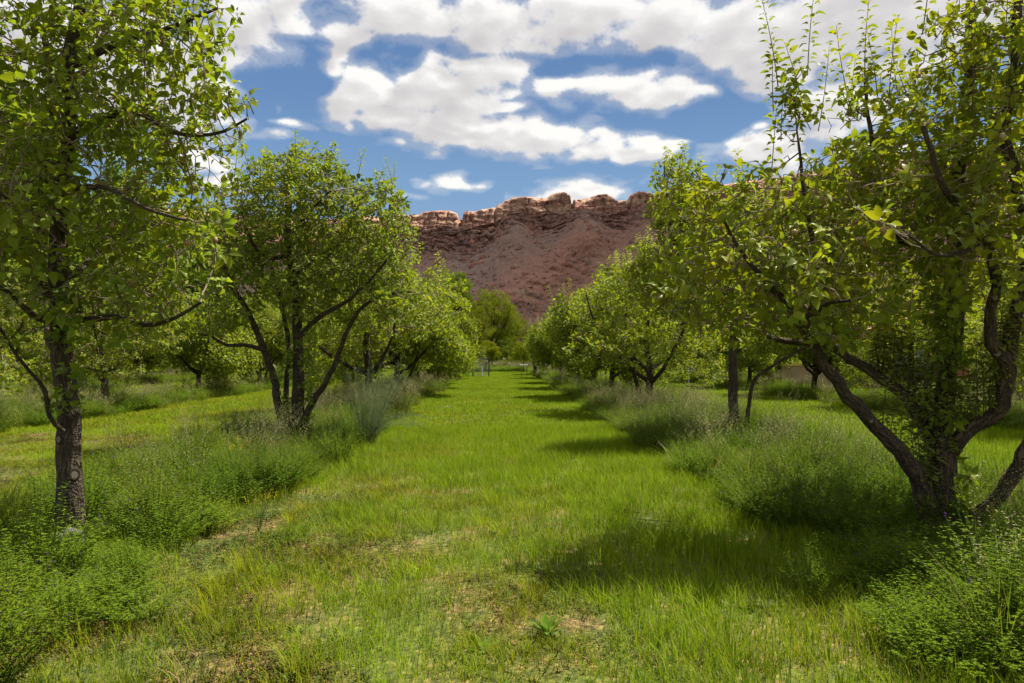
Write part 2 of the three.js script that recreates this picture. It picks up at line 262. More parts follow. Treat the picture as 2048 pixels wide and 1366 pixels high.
{
  const xs = []; for (let x = -1500; x < -190; x += 14) xs.push(x); for (let x = -190; x < 250; x += 1.15) xs.push(x); for (let x = 250; x < 700; x += 5) xs.push(x); for (let x = 700; x <= 2000; x += 20) xs.push(x);
  const ss = []; for (let k = 0; k < 120; k++) ss.push(.5 * k / 120); for (let k = 0; k < 75; k++) ss.push(.5 + .22 * k / 75); for (let k = 0; k < 42; k++) ss.push(.72 + .2 * k / 42); for (let k = 0; k < 14; k++) ss.push(.92 + .06 * k / 14); ss.push(.98, .985, .99, 1);
  const B = new Build(), p = V(), nr = ss.length;
  for (const x of xs) for (const s of ss) { const q = mesaPoint(x, s, p); B.vert(p.x, p.y, p.z, 0, 1, 0, mesaColour(x, p.y, q), x / 12, p.y / 12); }
  for (let i = 0; i + 1 < xs.length; i++) for (let j = 0; j + 1 < nr; j++) { const a = i * nr + j, b = a + nr; B.tri(a, b, b + 1); B.tri(a, b + 1, a + 1); }
  const g = B.geo(); g.computeVertexNormals();
  const rockB = dataTex(256, 256, (u, v) => { const h = .5 + wrap(u, v, 3, 6, 2) * .3 + wrap(u, v, 9, 14, 6) * .25; return [h, h, h]; });
  const m = new THREE.Mesh(g, new THREE.MeshStandardMaterial({ name: 'red sandstone', vertexColors: true, roughness: 1, bumpMap: rockB, bumpScale: 1.2 }));
  m.name = 'mesa'; m.castShadow = m.receiveShadow = true; tag(m, 'red sandstone mesa with domed rim cliffs and talus slope behind the orchard', 'mesa', null, 'structure'); scene.add(m);
  // boulders strewn on the talus and dark desert shrubs
  const R = rng(5), rocks = [], bushes = []; const rock = new THREE.IcosahedronGeometry(1, 1), rp = rock.attributes.position;
  for (let k = 0; k < rp.count; k++) { const s = 1 + N3(rp.getX(k) * 1.3, rp.getY(k) * 1.3, rp.getZ(k) * 1.3) * .35; rp.setXYZ(k, rp.getX(k) * s, rp.getY(k) * s * .75, rp.getZ(k) * s); } rock.computeVertexNormals();
  for (let k = 0; k < 5200; k++) {
    const x = lerp(-150, 240, R()), s = lerp(.08, .7, R()), q = mesaPoint(x, s, p), big = Math.pow(R(), 5), sz = .5 + 2.9 * big, e = V(R(), R() + .3, R()).normalize(), sc = N2(x * .02, p.y * .02) + (q.px < 1030 ? .4 : -.15);
    if (sc < R() - .45) continue;
    const t = .8 + R() * .4, rd = R(), c = rd < .4 ? [.33 * t, .16 * t, .11 * t] : [.25 * t, .16 * t, .125 * t];
    rocks.push({ m: new THREE.Matrix4().compose(p.clone(), new THREE.Quaternion().setFromAxisAngle(e, R() * 6), V(sz * (1 + R() * .8), sz, sz * (.8 + R() * .5))), c });
  }
  const rk = inst('talus_boulders', rock, std('fallen sandstone', 1, 1, 1, 1), rocks, scene); tag(rk, 'fallen sandstone blocks scattered over the talus slope of the mesa', 'boulders', null, 'stuff');
  const bush = new Build(); for (let k = 0; k < 90; k++) { const a = V(R() - .5, R() * .9, R() - .5).normalize(); leaf(bush, a.clone().multiplyScalar(.45 + R() * .4), V(R() - .5, R(), R() - .5), a, .5, .34, [1, 1, 1], { seg: 3 }); }
  for (let k = 0; k < 420; k++) { const fan = R() < .12, x = fan ? lerp(12, 55, R()) : lerp(-150, 240, R()), s = fan ? lerp(.12, .3, R()) : lerp(.1, .73, Math.sqrt(R())), q = mesaPoint(x, s, p), sz = .4 + R() * .8; bushes.push({ m: place(p.clone(), R() * 6, sz), c: [.05 + R() * .03, .06 + R() * .03, .035] }); }
  const bs = inst('desert_shrubs', bush.geo(), M.herb, bushes, scene); tag(bs, 'dark desert shrubs dotted over the mesa slope', 'shrubs', null, 'stuff');
}
// the cumulus over the mesa whose shade lies on its slope; it drifts above the top of the view
{
  const g = new THREE.IcosahedronGeometry(1, 40), p = g.attributes.position, v = V(), h = 1250, k = h / SUN.y, off = SUN.clone().multiplyScalar(k);
  for (let i = 0; i < p.count; i++) { v.fromBufferAttribute(p, i).normalize(); const n = 1 + .16 * N3(v.x * 1.6, v.y * 1.6, v.z * 1.6) + .12 * (1 - Math.abs(N3(v.x * 3.4 + 5, v.y * 3.4, v.z * 3.4))) + .06 * (1 - Math.abs(N3(v.x * 8, v.y * 8 + 3, v.z * 8))) + .03 * (1 - Math.abs(N3(v.x * 18, v.y * 18 + 3, v.z * 18))); p.setXYZ(i, v.x * n * 560, v.y * n * (v.y < 0 ? 35 : 150), v.z * n * 205); }
  g.computeVertexNormals(); const m = new THREE.Mesh(g, std('cloud white', .9, .9, .9, 1)); m.name = 'cloud'; m.castShadow = true; m.position.set(60 + off.x, 110 + h, -575 + off.z); scene.add(m); tag(m, 'flat-based white cumulus cloud drifting above the mesa', 'cloud', null, 'structure');
}
// ---------------------------------------------------------------- trees: leaves, spurs, shoots
const LR = rng(301);
const dirOf = (R, up = 0) => { const a = R() * 6.283, z = R() * 2 - 1, r = Math.sqrt(1 - z * z); return V(r * Math.cos(a), z + up, r * Math.sin(a)).normalize(); };
const leafTone = (R, base, v = .22) => { const t = 1 + (R() - .5) * v * 2, y = (R() - .4) * .2; return [base[0] * t * (1 + y), base[1] * t, base[2] * t * (1 - y)]; };
const TWIG_C = [.19, .145, .105], PETIOLE = [.16, .20, .04], PEAR_LEAF = [.20, .268, .010];
// one leaf lying along +z with its face up; shared by the leaves that are parts of the nearest trees
const leafGeos = [0, 1, 2].map(k => { const B = new Build(), R = rng(k + 60); leaf(B, V(0, 0, 0), V(0, 0, 1), V(0, 1, 0), 1, .56 + .06 * k, [1, 1, 1], { fold: .25 + .18 * k, curl: .3 + .2 * k, seg: 5, petiole: .35 }); return B.geo(); });
// a spur: a short twig end along +y with a rosette of leaves
function spurGeo(seed, n, L, spread, seg, tone) {
  const R = rng(seed), B = new Build();
  tube(B, [V(0, -.05, 0), V(0, .0, 0), V((R() - .5) * .01, .03, (R() - .5) * .01)], [.0035, .003, .002], 4, TWIG_C, { cap: false });
  for (let k = 0; k < n; k++) {
    const a = k * 2.4 + R(), e = lerp(-.25, .9, (k + .5) / n) + (R() - .5) * .5, d = V(Math.cos(a) * Math.cos(e), Math.sin(e), Math.sin(a) * Math.cos(e));
    const nrm = V(-Math.cos(a) * Math.sin(e) + (R() - .5) * .9, Math.cos(e), -Math.sin(a) * Math.sin(e) + (R() - .5) * .9), l = L * (.5 + R() * .8);
    leaf(B, V(0, R() * .03, 0), d, nrm, l, l * (.52 + R() * .16), leafTone(R, tone), { fold: .15 + R() * .75, curl: .15 + R() * 1.0, seg, petiole: L * (.2 + R() * .5) * spread, pc: PETIOLE });
  }
  return B.geo();
}
// an upright shoot along +y with leaves all the way up
function shootGeo(seed, len, n, L, seg, tone) {
  const R = rng(seed), B = new Build(), pts = [], rad = [], bx = (R() - .5) * .16, bz = (R() - .5) * .16;
  for (let k = 0; k <= 6; k++) { const t = k / 6; pts.push(V(bx * t * t * len, t * len, bz * t * t * len)); rad.push(lerp(.005, .0018, t)); }
  tube(B, pts, rad, 5, [.20, .13, .075]);
  for (let k = 0; k < n; k++) {
    const t = lerp(.12, 1, (k + R() * .5) / n), a = k * 2.4 + R() * .6, e = lerp(.1, .75, t) + (R() - .5) * .4, o = V(bx * t * t * len, t * len, bz * t * t * len);
    const d = V(Math.cos(a) * Math.cos(e), Math.sin(e), Math.sin(a) * Math.cos(e)), l = L * (.7 + R() * .5) * (t > .9 ? .7 : 1);
    leaf(B, o, d, V(-Math.cos(a) * Math.sin(e) + (R() - .5) * .5, Math.cos(e), -Math.sin(a) * Math.sin(e) + (R() - .5) * .5), l, l * (.5 + R() * .15), leafTone(R, tone), { fold: .2 + R() * .5, curl: .2 + R() * .7, seg, petiole: L * .35, pc: PETIOLE });
  }
  return B.geo();
}
const SPURS = [0, 1, 2, 3].map(k => spurGeo(400 + k, 8 + k % 2, .064, 1, 4, PEAR_LEAF));
const SHOOTS = [0, 1, 2].map(k => shootGeo(430 + k, .5 + .12 * k, 22 + 5 * k, .08, 4, PEAR_LEAF));
// for trees farther off: a leafy branchlet
const SPRAYS = [0, 1, 2].map(k => {
  const R = rng(450 + k), B = new Build();
  for (let i = 0; i < 24; i++) { const o = V((R() - .5) * .34, (R() - .4) * .3, (R() - .5) * .34), d = dirOf(R, .1), l = .085 * (.7 + R() * .6); leaf(B, o, d, dirOf(R, 1), l, l * .62, leafTone(R, PEAR_LEAF, .28), { fold: .3 * R(), curl: .2 + R() * .6, seg: 3 }); }
  return B.geo();
});

// ---------------------------------------------------------------- trees: branching
// limbs: [{ p: [Vector3...], r: [r0, r1], from }], grown on by space colonisation into the crown's lobes
function growCrown(limbs, lobes, o) {
  const R = rng(o.seed), nodes = [], D = o.step;
  limbs.forEach((L, li) => {
    const c = new THREE.CatmullRomCurve3(L.p, false, 'centripetal'), len = c.getLength(), n = Math.max(3, Math.round(len / D)); L.pts = []; L.rad = []; L.first = nodes.length;
    for (let k = 0; k <= n; k++) { const t = k / n, p = c.getPointAt(t), r = lerp(L.r[0], L.r[1], Math.pow(t, .8)); const jit = li ? .45 : .12; p.x += N3(p.x * 3 + li, p.y * 3, p.z * 3) * r * jit; p.z += N3(p.z * 3, p.y * 3 + li, p.x * 3) * r * jit; L.pts.push(p); L.rad.push(r); nodes.push({ p, parent: k ? nodes.length - 1 : -1, limb: li, t, r, kids: 0, dir: V(0, 0, 0), h: 0 }); }
  });
  const bare = o.bare ?? 1.1, attr = [];
  let tot = 0; for (const l of lobes) { l.w = l[3] * l[4] * l[5] * (l[6] ?? 1); tot += l.w; }
  for (let k = 0; k < o.attract; k++) {
    let q = R() * tot, l = lobes[0]; for (const m of lobes) { if ((q -= m.w) <= 0) { l = m; break; } }
    const d = dirOf(R), rr = Math.pow(R(), .42); attr.push({ p: V(l[0] + d.x * l[3] * rr, l[1] + d.y * l[4] * rr, l[2] + d.z * l[5] * rr), n: -1, d: 1e9 });
  }
  const upd = (s) => { for (const a of attr) for (let k = s; k < nodes.length; k++) { const nd = nodes[k]; if (nd.limb >= 0 && (nd.p.y < bare || nd.t < .12)) continue; const d = a.p.distanceToSquared(nd.p); if (d < a.d) { a.d = d; a.n = k; } } };
  upd(0);
  let live = attr;
  for (let it = 0; it < o.iters; it++) {
    for (const a of live) { if (a.n < 0) continue; const nd = nodes[a.n], d = Math.sqrt(a.d); if (it > 6 && d > o.infl) continue; nd.h++; nd.dir.addScaledVector(tA.copy(a.p).sub(nd.p), 1 / d); }
    const s = nodes.length;
    for (let k = 0; k < s; k++) {
      const nd = nodes[k]; if (!nd.h) continue;
      if (nd.kids < 3) {
        const dir = nd.dir.normalize().add(dirOf(R).multiplyScalar(.34)).add(tB.set(0, .1, 0)).normalize();
        if (!(nd.last && nd.last.dot(dir) > .88)) { nd.last = dir.clone(); nd.kids++; nodes.push({ p: nd.p.clone().addScaledVector(dir, D), parent: k, limb: -1, r: 0, kids: 0, dir: V(0, 0, 0), h: 0, d: dir.clone() }); }
      }
      nd.dir = V(0, 0, 0); nd.h = 0;
    }
    if (nodes.length === s) break;
    for (const a of live) for (let k = s; k < nodes.length; k++) { const d = a.p.distanceToSquared(nodes[k].p); if (d < a.d) { a.d = d; a.n = k; } }
    live = live.filter(a => a.d > o.kill * o.kill); if (nodes.length > o.most) break;
  }
  // thickness from the tips down
  const ch = nodes.map(() => []); nodes.forEach((n, k) => { if (n.parent >= 0 && n.limb < 0) ch[n.parent].push(k); });
  for (let k = nodes.length - 1; k >= 0; k--) { const n = nodes[k]; if (n.limb >= 0) continue; let s = 0; for (const c of ch[k]) s += Math.pow(nodes[c].r, 2.3); n.r = Math.max(.0035, Math.pow(s, 1 / 2.3)); n.tip = !ch[k].length; }
  const B = new Build();
  nodes.forEach((n, k) => {
    if (n.limb >= 0) n.r = n.r; else if (nodes[n.parent].limb < 0) { let b = -1; for (const c of ch[n.parent]) if (b < 0 || nodes[c].r > nodes[b].r) b = c; if (b === k) return; }
    if (n.limb >= 0) return;
    const pts = [nodes[n.parent].p], rad = [Math.min(n.r * 1.15, nodes[n.parent].r)]; let q = k;
    for (; ;) { pts.push(nodes[q].p); rad.push(nodes[q].r); let b = -1; for (const c of ch[q]) if (b < 0 || nodes[c].r > nodes[b].r) b = c; if (b < 0) break; q = b; }
    const th = rad[1], g = smooth(.004, .02, th); tube(B, pts, rad.map((r, i) => Math.min(r, th * 1.2) * (o.thick ?? 1)), th > .016 ? 7 : th > .007 ? 5 : 4, [lerp(.17, .16, g), lerp(.12, .14, g), lerp(.08, .12, g)], { wob: th > .012 ? .2 : 0, seed: k });
  });
  return { nodes, twigs: B.geo() };
}
function limbParts(root, limbs, o) {
  limbs.forEach((L, k) => {
    const B = new Build(), sides = o.near ? (L.r[0] > .08 ? 20 : 12) : 8, pts = L.pts, rad = L.rad.slice();
    if (k === 0) for (let i = 0; i < rad.length; i++) rad[i] *= 1 + .5 * Math.exp(-i * o.step / .16);      // root flare
    tube(B, pts, rad, sides, [1, 1, 1], { wob: k === 0 ? .16 : .26, uvs: 1.5, seed: k * 3.7 });
    part(k === 0 ? 'trunk' : 'limb', B.geo(), M.bark, root);
  });
}
const scarRing = new THREE.TorusGeometry(1, .34, 8, 16), scarFace = new THREE.CylinderGeometry(.85, .95, .5, 14); scarFace.rotateX(Math.PI / 2);
const scarWood = std('old cut wood', .16, .13, .10, .95);
function scars(root, limbs, list, cam) {                            // healed pruning cuts: a raised ring of bark round grey wood
  for (const [li, t, turn, s] of list) {
    const L = limbs[li], k = Math.round(t * (L.pts.length - 1)), p = L.pts[k], r = L.rad[k] * .98, dir = cam.clone().sub(p).setY(0).normalize().applyAxisAngle(UPV, turn);
    const ring = part('pruning_scar', scarRing, M.bark, root); ring.position.copy(p).addScaledVector(dir, r); ring.quaternion.setFromUnitVectors(V(0, 0, 1), dir); ring.scale.set(s, s * 1.2, s * .9); part('cut_face', scarFace, scarWood, ring);
  }
}
const pearGeo = (() => {
  const g = new THREE.LatheGeometry([[0, -.5], [.2, -.485], [.38, -.38], [.46, -.2], [.45, 0], [.36, .2], [.22, .38], [.12, .52], [.05, .56], [.028, .58], [.022, .9], [0, .9]].map(q => new THREE.Vector2(q[0], q[1])), 12), p = g.attributes.position, c = [];
  for (let k = 0; k < p.count; k++) { const t = clamp(N3(p.getX(k) * 1.6, p.getY(k), p.getZ(k) * 1.6) + .45); const st = p.getY(k) > .57; c.push(...(st ? [.2, .13, .06] : [lerp(.19, .30, t), lerp(.19, .12, t), lerp(.045, .055, t)])); }
  g.setAttribute('color', new THREE.Float32BufferAttribute(c, 3)); return g;
})();
// a pear tree with hand-set limbs; parts: trunk, limb, twigs, foliage, and for the nearest trees single leaves and pears
function pearTree(base, limbs, lobes, o) {
  const root = group('pear_tree', base), g = growCrown(limbs, lobes, o), R = rng(o.seed + 9), cam = V(0, EYE, 0).sub(base);
  limbParts(root, limbs, o); scars(root, limbs, o.scars || [], cam); part('twigs', g.twigs, M.twig, root, 'stuff');
  const lists = SPURS.map(() => []), shoots = SHOOTS.map(() => []), tops = [], spots = [];
  const tint = o.tint || [1, 1, 1];
  for (const n of g.nodes) {
    if (n.limb >= 0 || n.r > .013) continue;
    if (N3(n.p.x * 1.9 + o.seed, n.p.y * 1.9, n.p.z * 1.9) < (o.gap ?? -.15) + (R() - .5) * .3) continue;
    const reps = n.tip ? 1 : R() < o.leafy ? 1 : 0;
    for (let q = 0; q < reps; q++) {
      const ax = dirOf(R, .75).addScaledVector(n.d, .5).normalize(), p = n.p.clone().add(dirOf(R).multiplyScalar(.05)), y = 1 + (R() - .5) * .3, w = (R() - .45) * .22;
      const m = place(p, R() * 6.28, (.8 + R() * .45) * (o.leafScale ?? 1), ax); lists[Math.floor(R() * 4)].push({ m, c: [tint[0] * y * (1 + w), tint[1] * y, tint[2] * y * (1 - w)] });
      spots.push({ p, ax, d: p.distanceTo(cam) });
    }
    if (n.tip) tops.push(n);
  }
  for (const n of tops) if (R() < o.shooty * (n.p.y > o.topY ? 1 : .18)) { const ax = V((R() - .5) * .5, 1, (R() - .5) * .5).normalize(), y = .95 + R() * .3; shoots[Math.floor(R() * 3)].push({ m: place(n.p, R() * 6.28, .7 + R() * .6, ax), c: [tint[0] * y * 1.05, tint[1] * y, tint[2] * y] }); }
  for (const s of o.extraShoots || []) shoots[Math.floor(R() * 3)].push({ m: place(s.p, R() * 6.28, s.s, V((R() - .5) * .35, 1, (R() - .5) * .35).normalize()), c: [tint[0] * .95, tint[1] * .95, tint[2]] });
  for (const s of o.extraSpurs || []) lists[Math.floor(R() * 4)].push({ m: place(s, R() * 6.28, .9 + R() * .5, dirOf(R, .5)), c: [tint[0] * .8, tint[1] * .9, tint[2]] });
  lists.forEach((l, k) => { if (l.length) inst('foliage', SPURS[k], M.leaf, l, root); });
  shoots.forEach((l, k) => { if (l.length) inst('shoots', SHOOTS[k], M.leaf, l, root); });
  if (o.leaves) {                                                   // the leaves that show largest, each a part
    spots.sort((a, b) => a.d - b.d);
    const tones = [[.20, .268, .010], [.175, .25, .010], [.23, .285, .012]].map(c => { const m = M.leaf.clone(); m.vertexColors = false; m.name = 'single pear leaf'; m.color.setRGB(...c.map((v, i) => v * tint[i])); return m; });
    const nSpot = Math.min(spots.length, o.leaves * 2);
    for (let k = 0; k < o.leaves; k++) {
      const s = spots[Math.floor(k * nSpot / o.leaves)], d = dirOf(R, -.1), m = part('leaf', leafGeos[k % 3], tones[Math.floor(R() * 3)], root), z = d.clone().negate(), L = .08 * (.8 + R() * .5);
      const yv = V((R() - .5) * .8, 1, (R() - .5) * .8); const x = V().crossVectors(yv, d).normalize(), y = V().crossVectors(d, x);
      m.matrixAutoUpdate = true; m.quaternion.setFromRotationMatrix(new THREE.Matrix4().makeBasis(x, y, d)); m.scale.setScalar(L); m.position.copy(s.p).addScaledVector(s.ax, .02);
    }
  }
  for (let k = 0; k < (o.pears || 0); k++) {
    const s = spots[Math.floor(R() * Math.min(spots.length, o.pearFrom || spots.length))], m = part('pear', pearGeo, M.pear, root), z = .046 + R() * .014;
    m.scale.setScalar(z); m.rotation.set((R() - .5) * 1.2 + (R() < .35 ? 2.6 : 0), R() * 6, (R() - .5) * 1.2); m.position.copy(s.p).add(V((R() - .5) * .06, -.03, (R() - .5) * .06));
  }
  return root;
}
const rel = (base, depthBase, list) => list.map(([px, py, dd]) => at(px, py, depthBase + (dd || 0)).sub(base));

// nearest tree left of the path
{
  const D0 = 5.9, b = at(145, 1078, D0); b.y = 0;
  const P = (l) => rel(b, D0, l), T = (l) => { const q = P(l); q[0].y = -.12; return q; };
  const limbs = [
    { p: T([[146, 1085], [143, 980], [141, 880], [138, 800], [126, 720], [120, 620], [116, 500, .05], [122, 370, .1], [132, 250, .1], [130, 120, .05], [150, 20, 0], [165, -80, 0]]), r: [.112, .042] },
    { p: P([[122, 720, 0], [100, 640, .35], [86, 560, .5], [80, 440, .55], [82, 320, .5], [96, 215, .4], [90, 120, .4], [70, 20, .5]]), r: [.07, .025] },
    { p: P([[122, 640, 0], [170, 640, -.1], [235, 634, -.25], [285, 650, -.35], [340, 640, -.45], [400, 605, -.5]]), r: [.04, .012] },
    { p: P([[130, 125, .05], [170, 112, -.1], [240, 75, -.2], [305, 60, -.3], [360, 40, -.3], [430, 10, -.3]]), r: [.04, .01] },
    { p: P([[130, 275, .1], [190, 240, .0], [250, 215, -.1], [300, 235, -.2], [330, 258, -.3], [380, 268, -.4], [440, 262, -.5], [490, 235, -.5]]), r: [.04, .009] },
    { p: P([[120, 380, .1], [160, 374, -.2], [200, 372, -.5], [245, 392, -.8], [300, 420, -.9], [370, 440, -1.0]]), r: [.03, .009] },
    { p: P([[130, 120, .05], [95, 115, .2], [50, 112, .35], [10, 98, .4], [-60, 70, .5]]), r: [.045, .015] },
    { p: P([[118, 640, 0], [75, 636, -.2], [45, 612, -.4], [10, 580, -.5], [-40, 560, -.6]]), r: [.035, .012] },
    { p: P([[128, 862, -.1], [104, 838, -.2], [86, 775, -.25], [55, 738, -.3], [26, 700, -.4], [-10, 640, -.5]]), r: [.022, .009] },
    { p: P([[125, 460, .05], [60, 420, -.6], [0, 390, -1.0], [-60, 340, -1.3]]), r: [.035, .012] },
    { p: P([[122, 560, .05], [180, 520, .7], [240, 440, 1.1], [300, 380, 1.4]]), r: [.04, .012] },
    { p: P([[130, 200, .05], [170, 120, .8], [220, 20, 1.2], [260, -60, 1.4]]), r: [.04, .012] },
  ];
  const lobe = (px, py, dd, rx, ry, rz, w) => { const c = at(px, py, D0 + dd).sub(b); return [c.x, c.y, c.z, rx, ry, rz, w]; };
  const lobes = [lobe(130, 380, 0, 1.15, 1.15, 1.2), lobe(330, 520, -.3, .5, .55, .6, 1.2), lobe(330, 330, -.2, .6, .6, .7), lobe(290, 130, -.2, .65, .5, .7), lobe(200, 0, .2, .9, .5, .9), lobe(0, 200, .2, .8, 1.0, 1.0), lobe(-30, 560, -.5, .6, .6, .6), lobe(440, 225, -.5, .32, .36, .4, 1.6), lobe(400, 60, -.3, .3, .35, .4, 1.2), lobe(240, 620, -.3, .5, .3, .5)];
  const ex = []; const R = rng(3); for (let k = 0; k < 26; k++) { const t = R(), p = at(130 + (R() - .3) * 60, lerp(820, 560, t), D0 - .12 - R() * .1).sub(b); ex.push(p); }
  const t = pearTree(b, limbs, lobes, { seed: 21, step: .1, attract: 5200, infl: 1.1, kill: .12, iters: 70, most: 5600, bare: 1.45, leafy: .26, gap: -.26, shooty: .2, topY: 3.4, leaves: 300, pears: 80, pearFrom: 1100, near: true, scars: [[0, .13, .35, .035], [0, .2, -.9, .03], [0, .085, -.3, .022], [0, .42, .4, .02]], extraSpurs: ex, leafScale: 1.3 });
  tag(t, 'tall pear tree with single thick bare trunk at the left edge of the view', 'tree', 'pear trees in the orchard rows');
}
// nearest tree right of the path: several stems from one base
{
  const D0 = 6.1, b = at(1885, 1075, D0); b.y = 0;
  const P = (l) => rel(b, D0, l), T = (l) => { const q = P(l); q[0].y = -.12; return q; };
  const limbs = [
    { p: T([[1882, 1095], [1880, 1000], [1881, 895], [1893, 763, .1], [1906, 689, .15], [1915, 544, .2], [1912, 440, .2], [1925, 300, .2], [1945, 150, .2], [1950, 0, .2]]), r: [.1, .04] },
    { p: T([[1858, 1090], [1845, 985, -.05], [1783, 886, -.15], [1739, 842, -.2], [1686, 781, -.3], [1651, 733, -.35], [1607, 662, -.45], [1563, 592, -.55], [1511, 540, -.6], [1470, 480, -.6], [1440, 420, -.6]]), r: [.1, .008] },
    { p: P([[1872, 960, .05], [1868, 905, .05], [1848, 845, .1], [1796, 781, .2], [1717, 728, .4], [1650, 690, .6], [1559, 680, .8], [1480, 640, 1.0], [1400, 590, 1.2]]), r: [.075, .014] },
    { p: P([[1890, 950, 0], [1905, 900, 0], [1932, 860, -.05], [1985, 829, -.15], [2007, 785, -.25], [2011, 728, -.3], [1985, 689, -.35], [1981, 632, -.4], [1990, 564, -.45], [1977, 487, -.5], [1946, 441, -.6], [1905, 395, -.7], [1884, 355, -.8], [1850, 250, -.8]]), r: [.078, .018] },
    { p: T([[1935, 1080], [1941, 1050, -.1], [1985, 1000, -.2], [2046, 904, -.4], [2120, 780, -.5], [2160, 640, -.6], [2150, 480, -.6]]), r: [.07, .03] },
    { p: P([[2011, 728, -.3], [2030, 640, -.3], [2060, 500, -.3], [2035, 350, -.3], [2018, 240, -.3], [2038, 130, -.3], [2043, 20, -.3], [2050, -90, -.3]]), r: [.06, .03] },
    { p: P([[1914, 560, .2], [1860, 500, .3], [1790, 470, .2], [1760, 360, .1], [1745, 260, 0], [1735, 160, 0]]), r: [.045, .012] },
    { p: P([[1607, 662, -.45], [1640, 560, -.3], [1625, 470, -.2], [1610, 380, -.2], [1600, 280, -.2]]), r: [.035, .01] },
    { p: P([[1965, 490, -.5], [1900, 510, -.9], [1860, 500, -1.2], [1820, 470, -1.4]]), r: [.025, .01] },
    { p: P([[1600, 652, -.45], [1650, 610, -.9], [1700, 600, -1.2]]), r: [.03, .01] },
    { p: P([[1911, 400, .2], [1980, 300, .9], [2010, 200, 1.3]]), r: [.04, .012] },
    { p: P([[1700, 722, .45], [1640, 640, 1.1], [1560, 560, 1.5], [1520, 460, 1.6]]), r: [.04, .012] },
  ];
  const lobe = (px, py, dd, rx, ry, rz, w) => { const c = at(px, py, D0 + dd).sub(b); return [c.x, c.y, c.z, rx, ry, rz, w]; };
  const lobes = [lobe(1860, 380, 0, .9, .75, 1.0), lobe(1650, 450, -.2, .65, .65, .8), lobe(1480, 480, -.3, .5, .6, .7, 1.3), lobe(1500, 610, .1, .6, .4, .8, 1.3), lobe(1420, 560, -.5, .45, .45, .6, 1.2), lobe(1590, 560, -.7, .5, .45, .5, 1.1), lobe(1680, 620, -.6, .5, .3, .5), lobe(1740, 240, 0, .35, .5, .5, 1.1), lobe(1590, 230, -.2, .16, .45, .25, 2), lobe(1960, 150, 0, .55, .8, .8), lobe(1970, 480, -.7, .4, .6, .5), lobe(2060, 350, 0, .7, 1.2, .9, .8), lobe(1410, 400, -.3, .3, .3, .4), lobe(1800, 560, .9, .8, .5, .6)];
  const R = rng(4), ex = [], sh = [];
  for (let k = 0; k < 110; k++) { const t = R(), p = at(1885 + (R() - .5) * 80, lerp(1040, 520, t), D0 + .0 - R() * .25 + .1).sub(b); p.x += (R() - .5) * .12; ex.push(p); }
  for (let k = 0; k < 120; k++) { const L = limbs[[0, 1, 2, 3, 2, 3][k % 6]], c = new THREE.CatmullRomCurve3(L.p, false, 'centripetal'), p = c.getPointAt(k % 6 === 0 ? .04 + R() * .3 : .08 + R() * .3); sh.push({ p, s: .55 + R() * .6 }); }
  for (const [px, py] of [[1565, 260], [1612, 200], [1600, 280], [1550, 200], [1545, 330], [1640, 240], [1760, 170], [1800, 160], [1620, 120], [1560, 150], [1735, 130]]) sh.push({ p: at(px, py + 20, D0 - .2).sub(b), s: .8 + R() * .35 });
  const t = pearTree(b, limbs, lobes, { seed: 22, step: .1, attract: 7600, infl: 1.1, kill: .115, iters: 70, most: 7000, bare: 1.5, leafy: .3, gap: -.24, shooty: .14, topY: 3.3, leaves: 300, pears: 90, pearFrom: 1300, near: true, scars: [[1, .38, .2, .022], [3, .36, -.1, .03], [3, .52, .3, .025], [2, .2, -.2, .025], [0, .2, .1, .025]], extraSpurs: ex, extraShoots: sh, leafScale: 1.38, tint: [1.16, 1.06, .9] });
  tag(t, 'large pear tree with several dark leaning stems from one base at the right edge', 'tree', 'pear trees in the orchard rows');
}
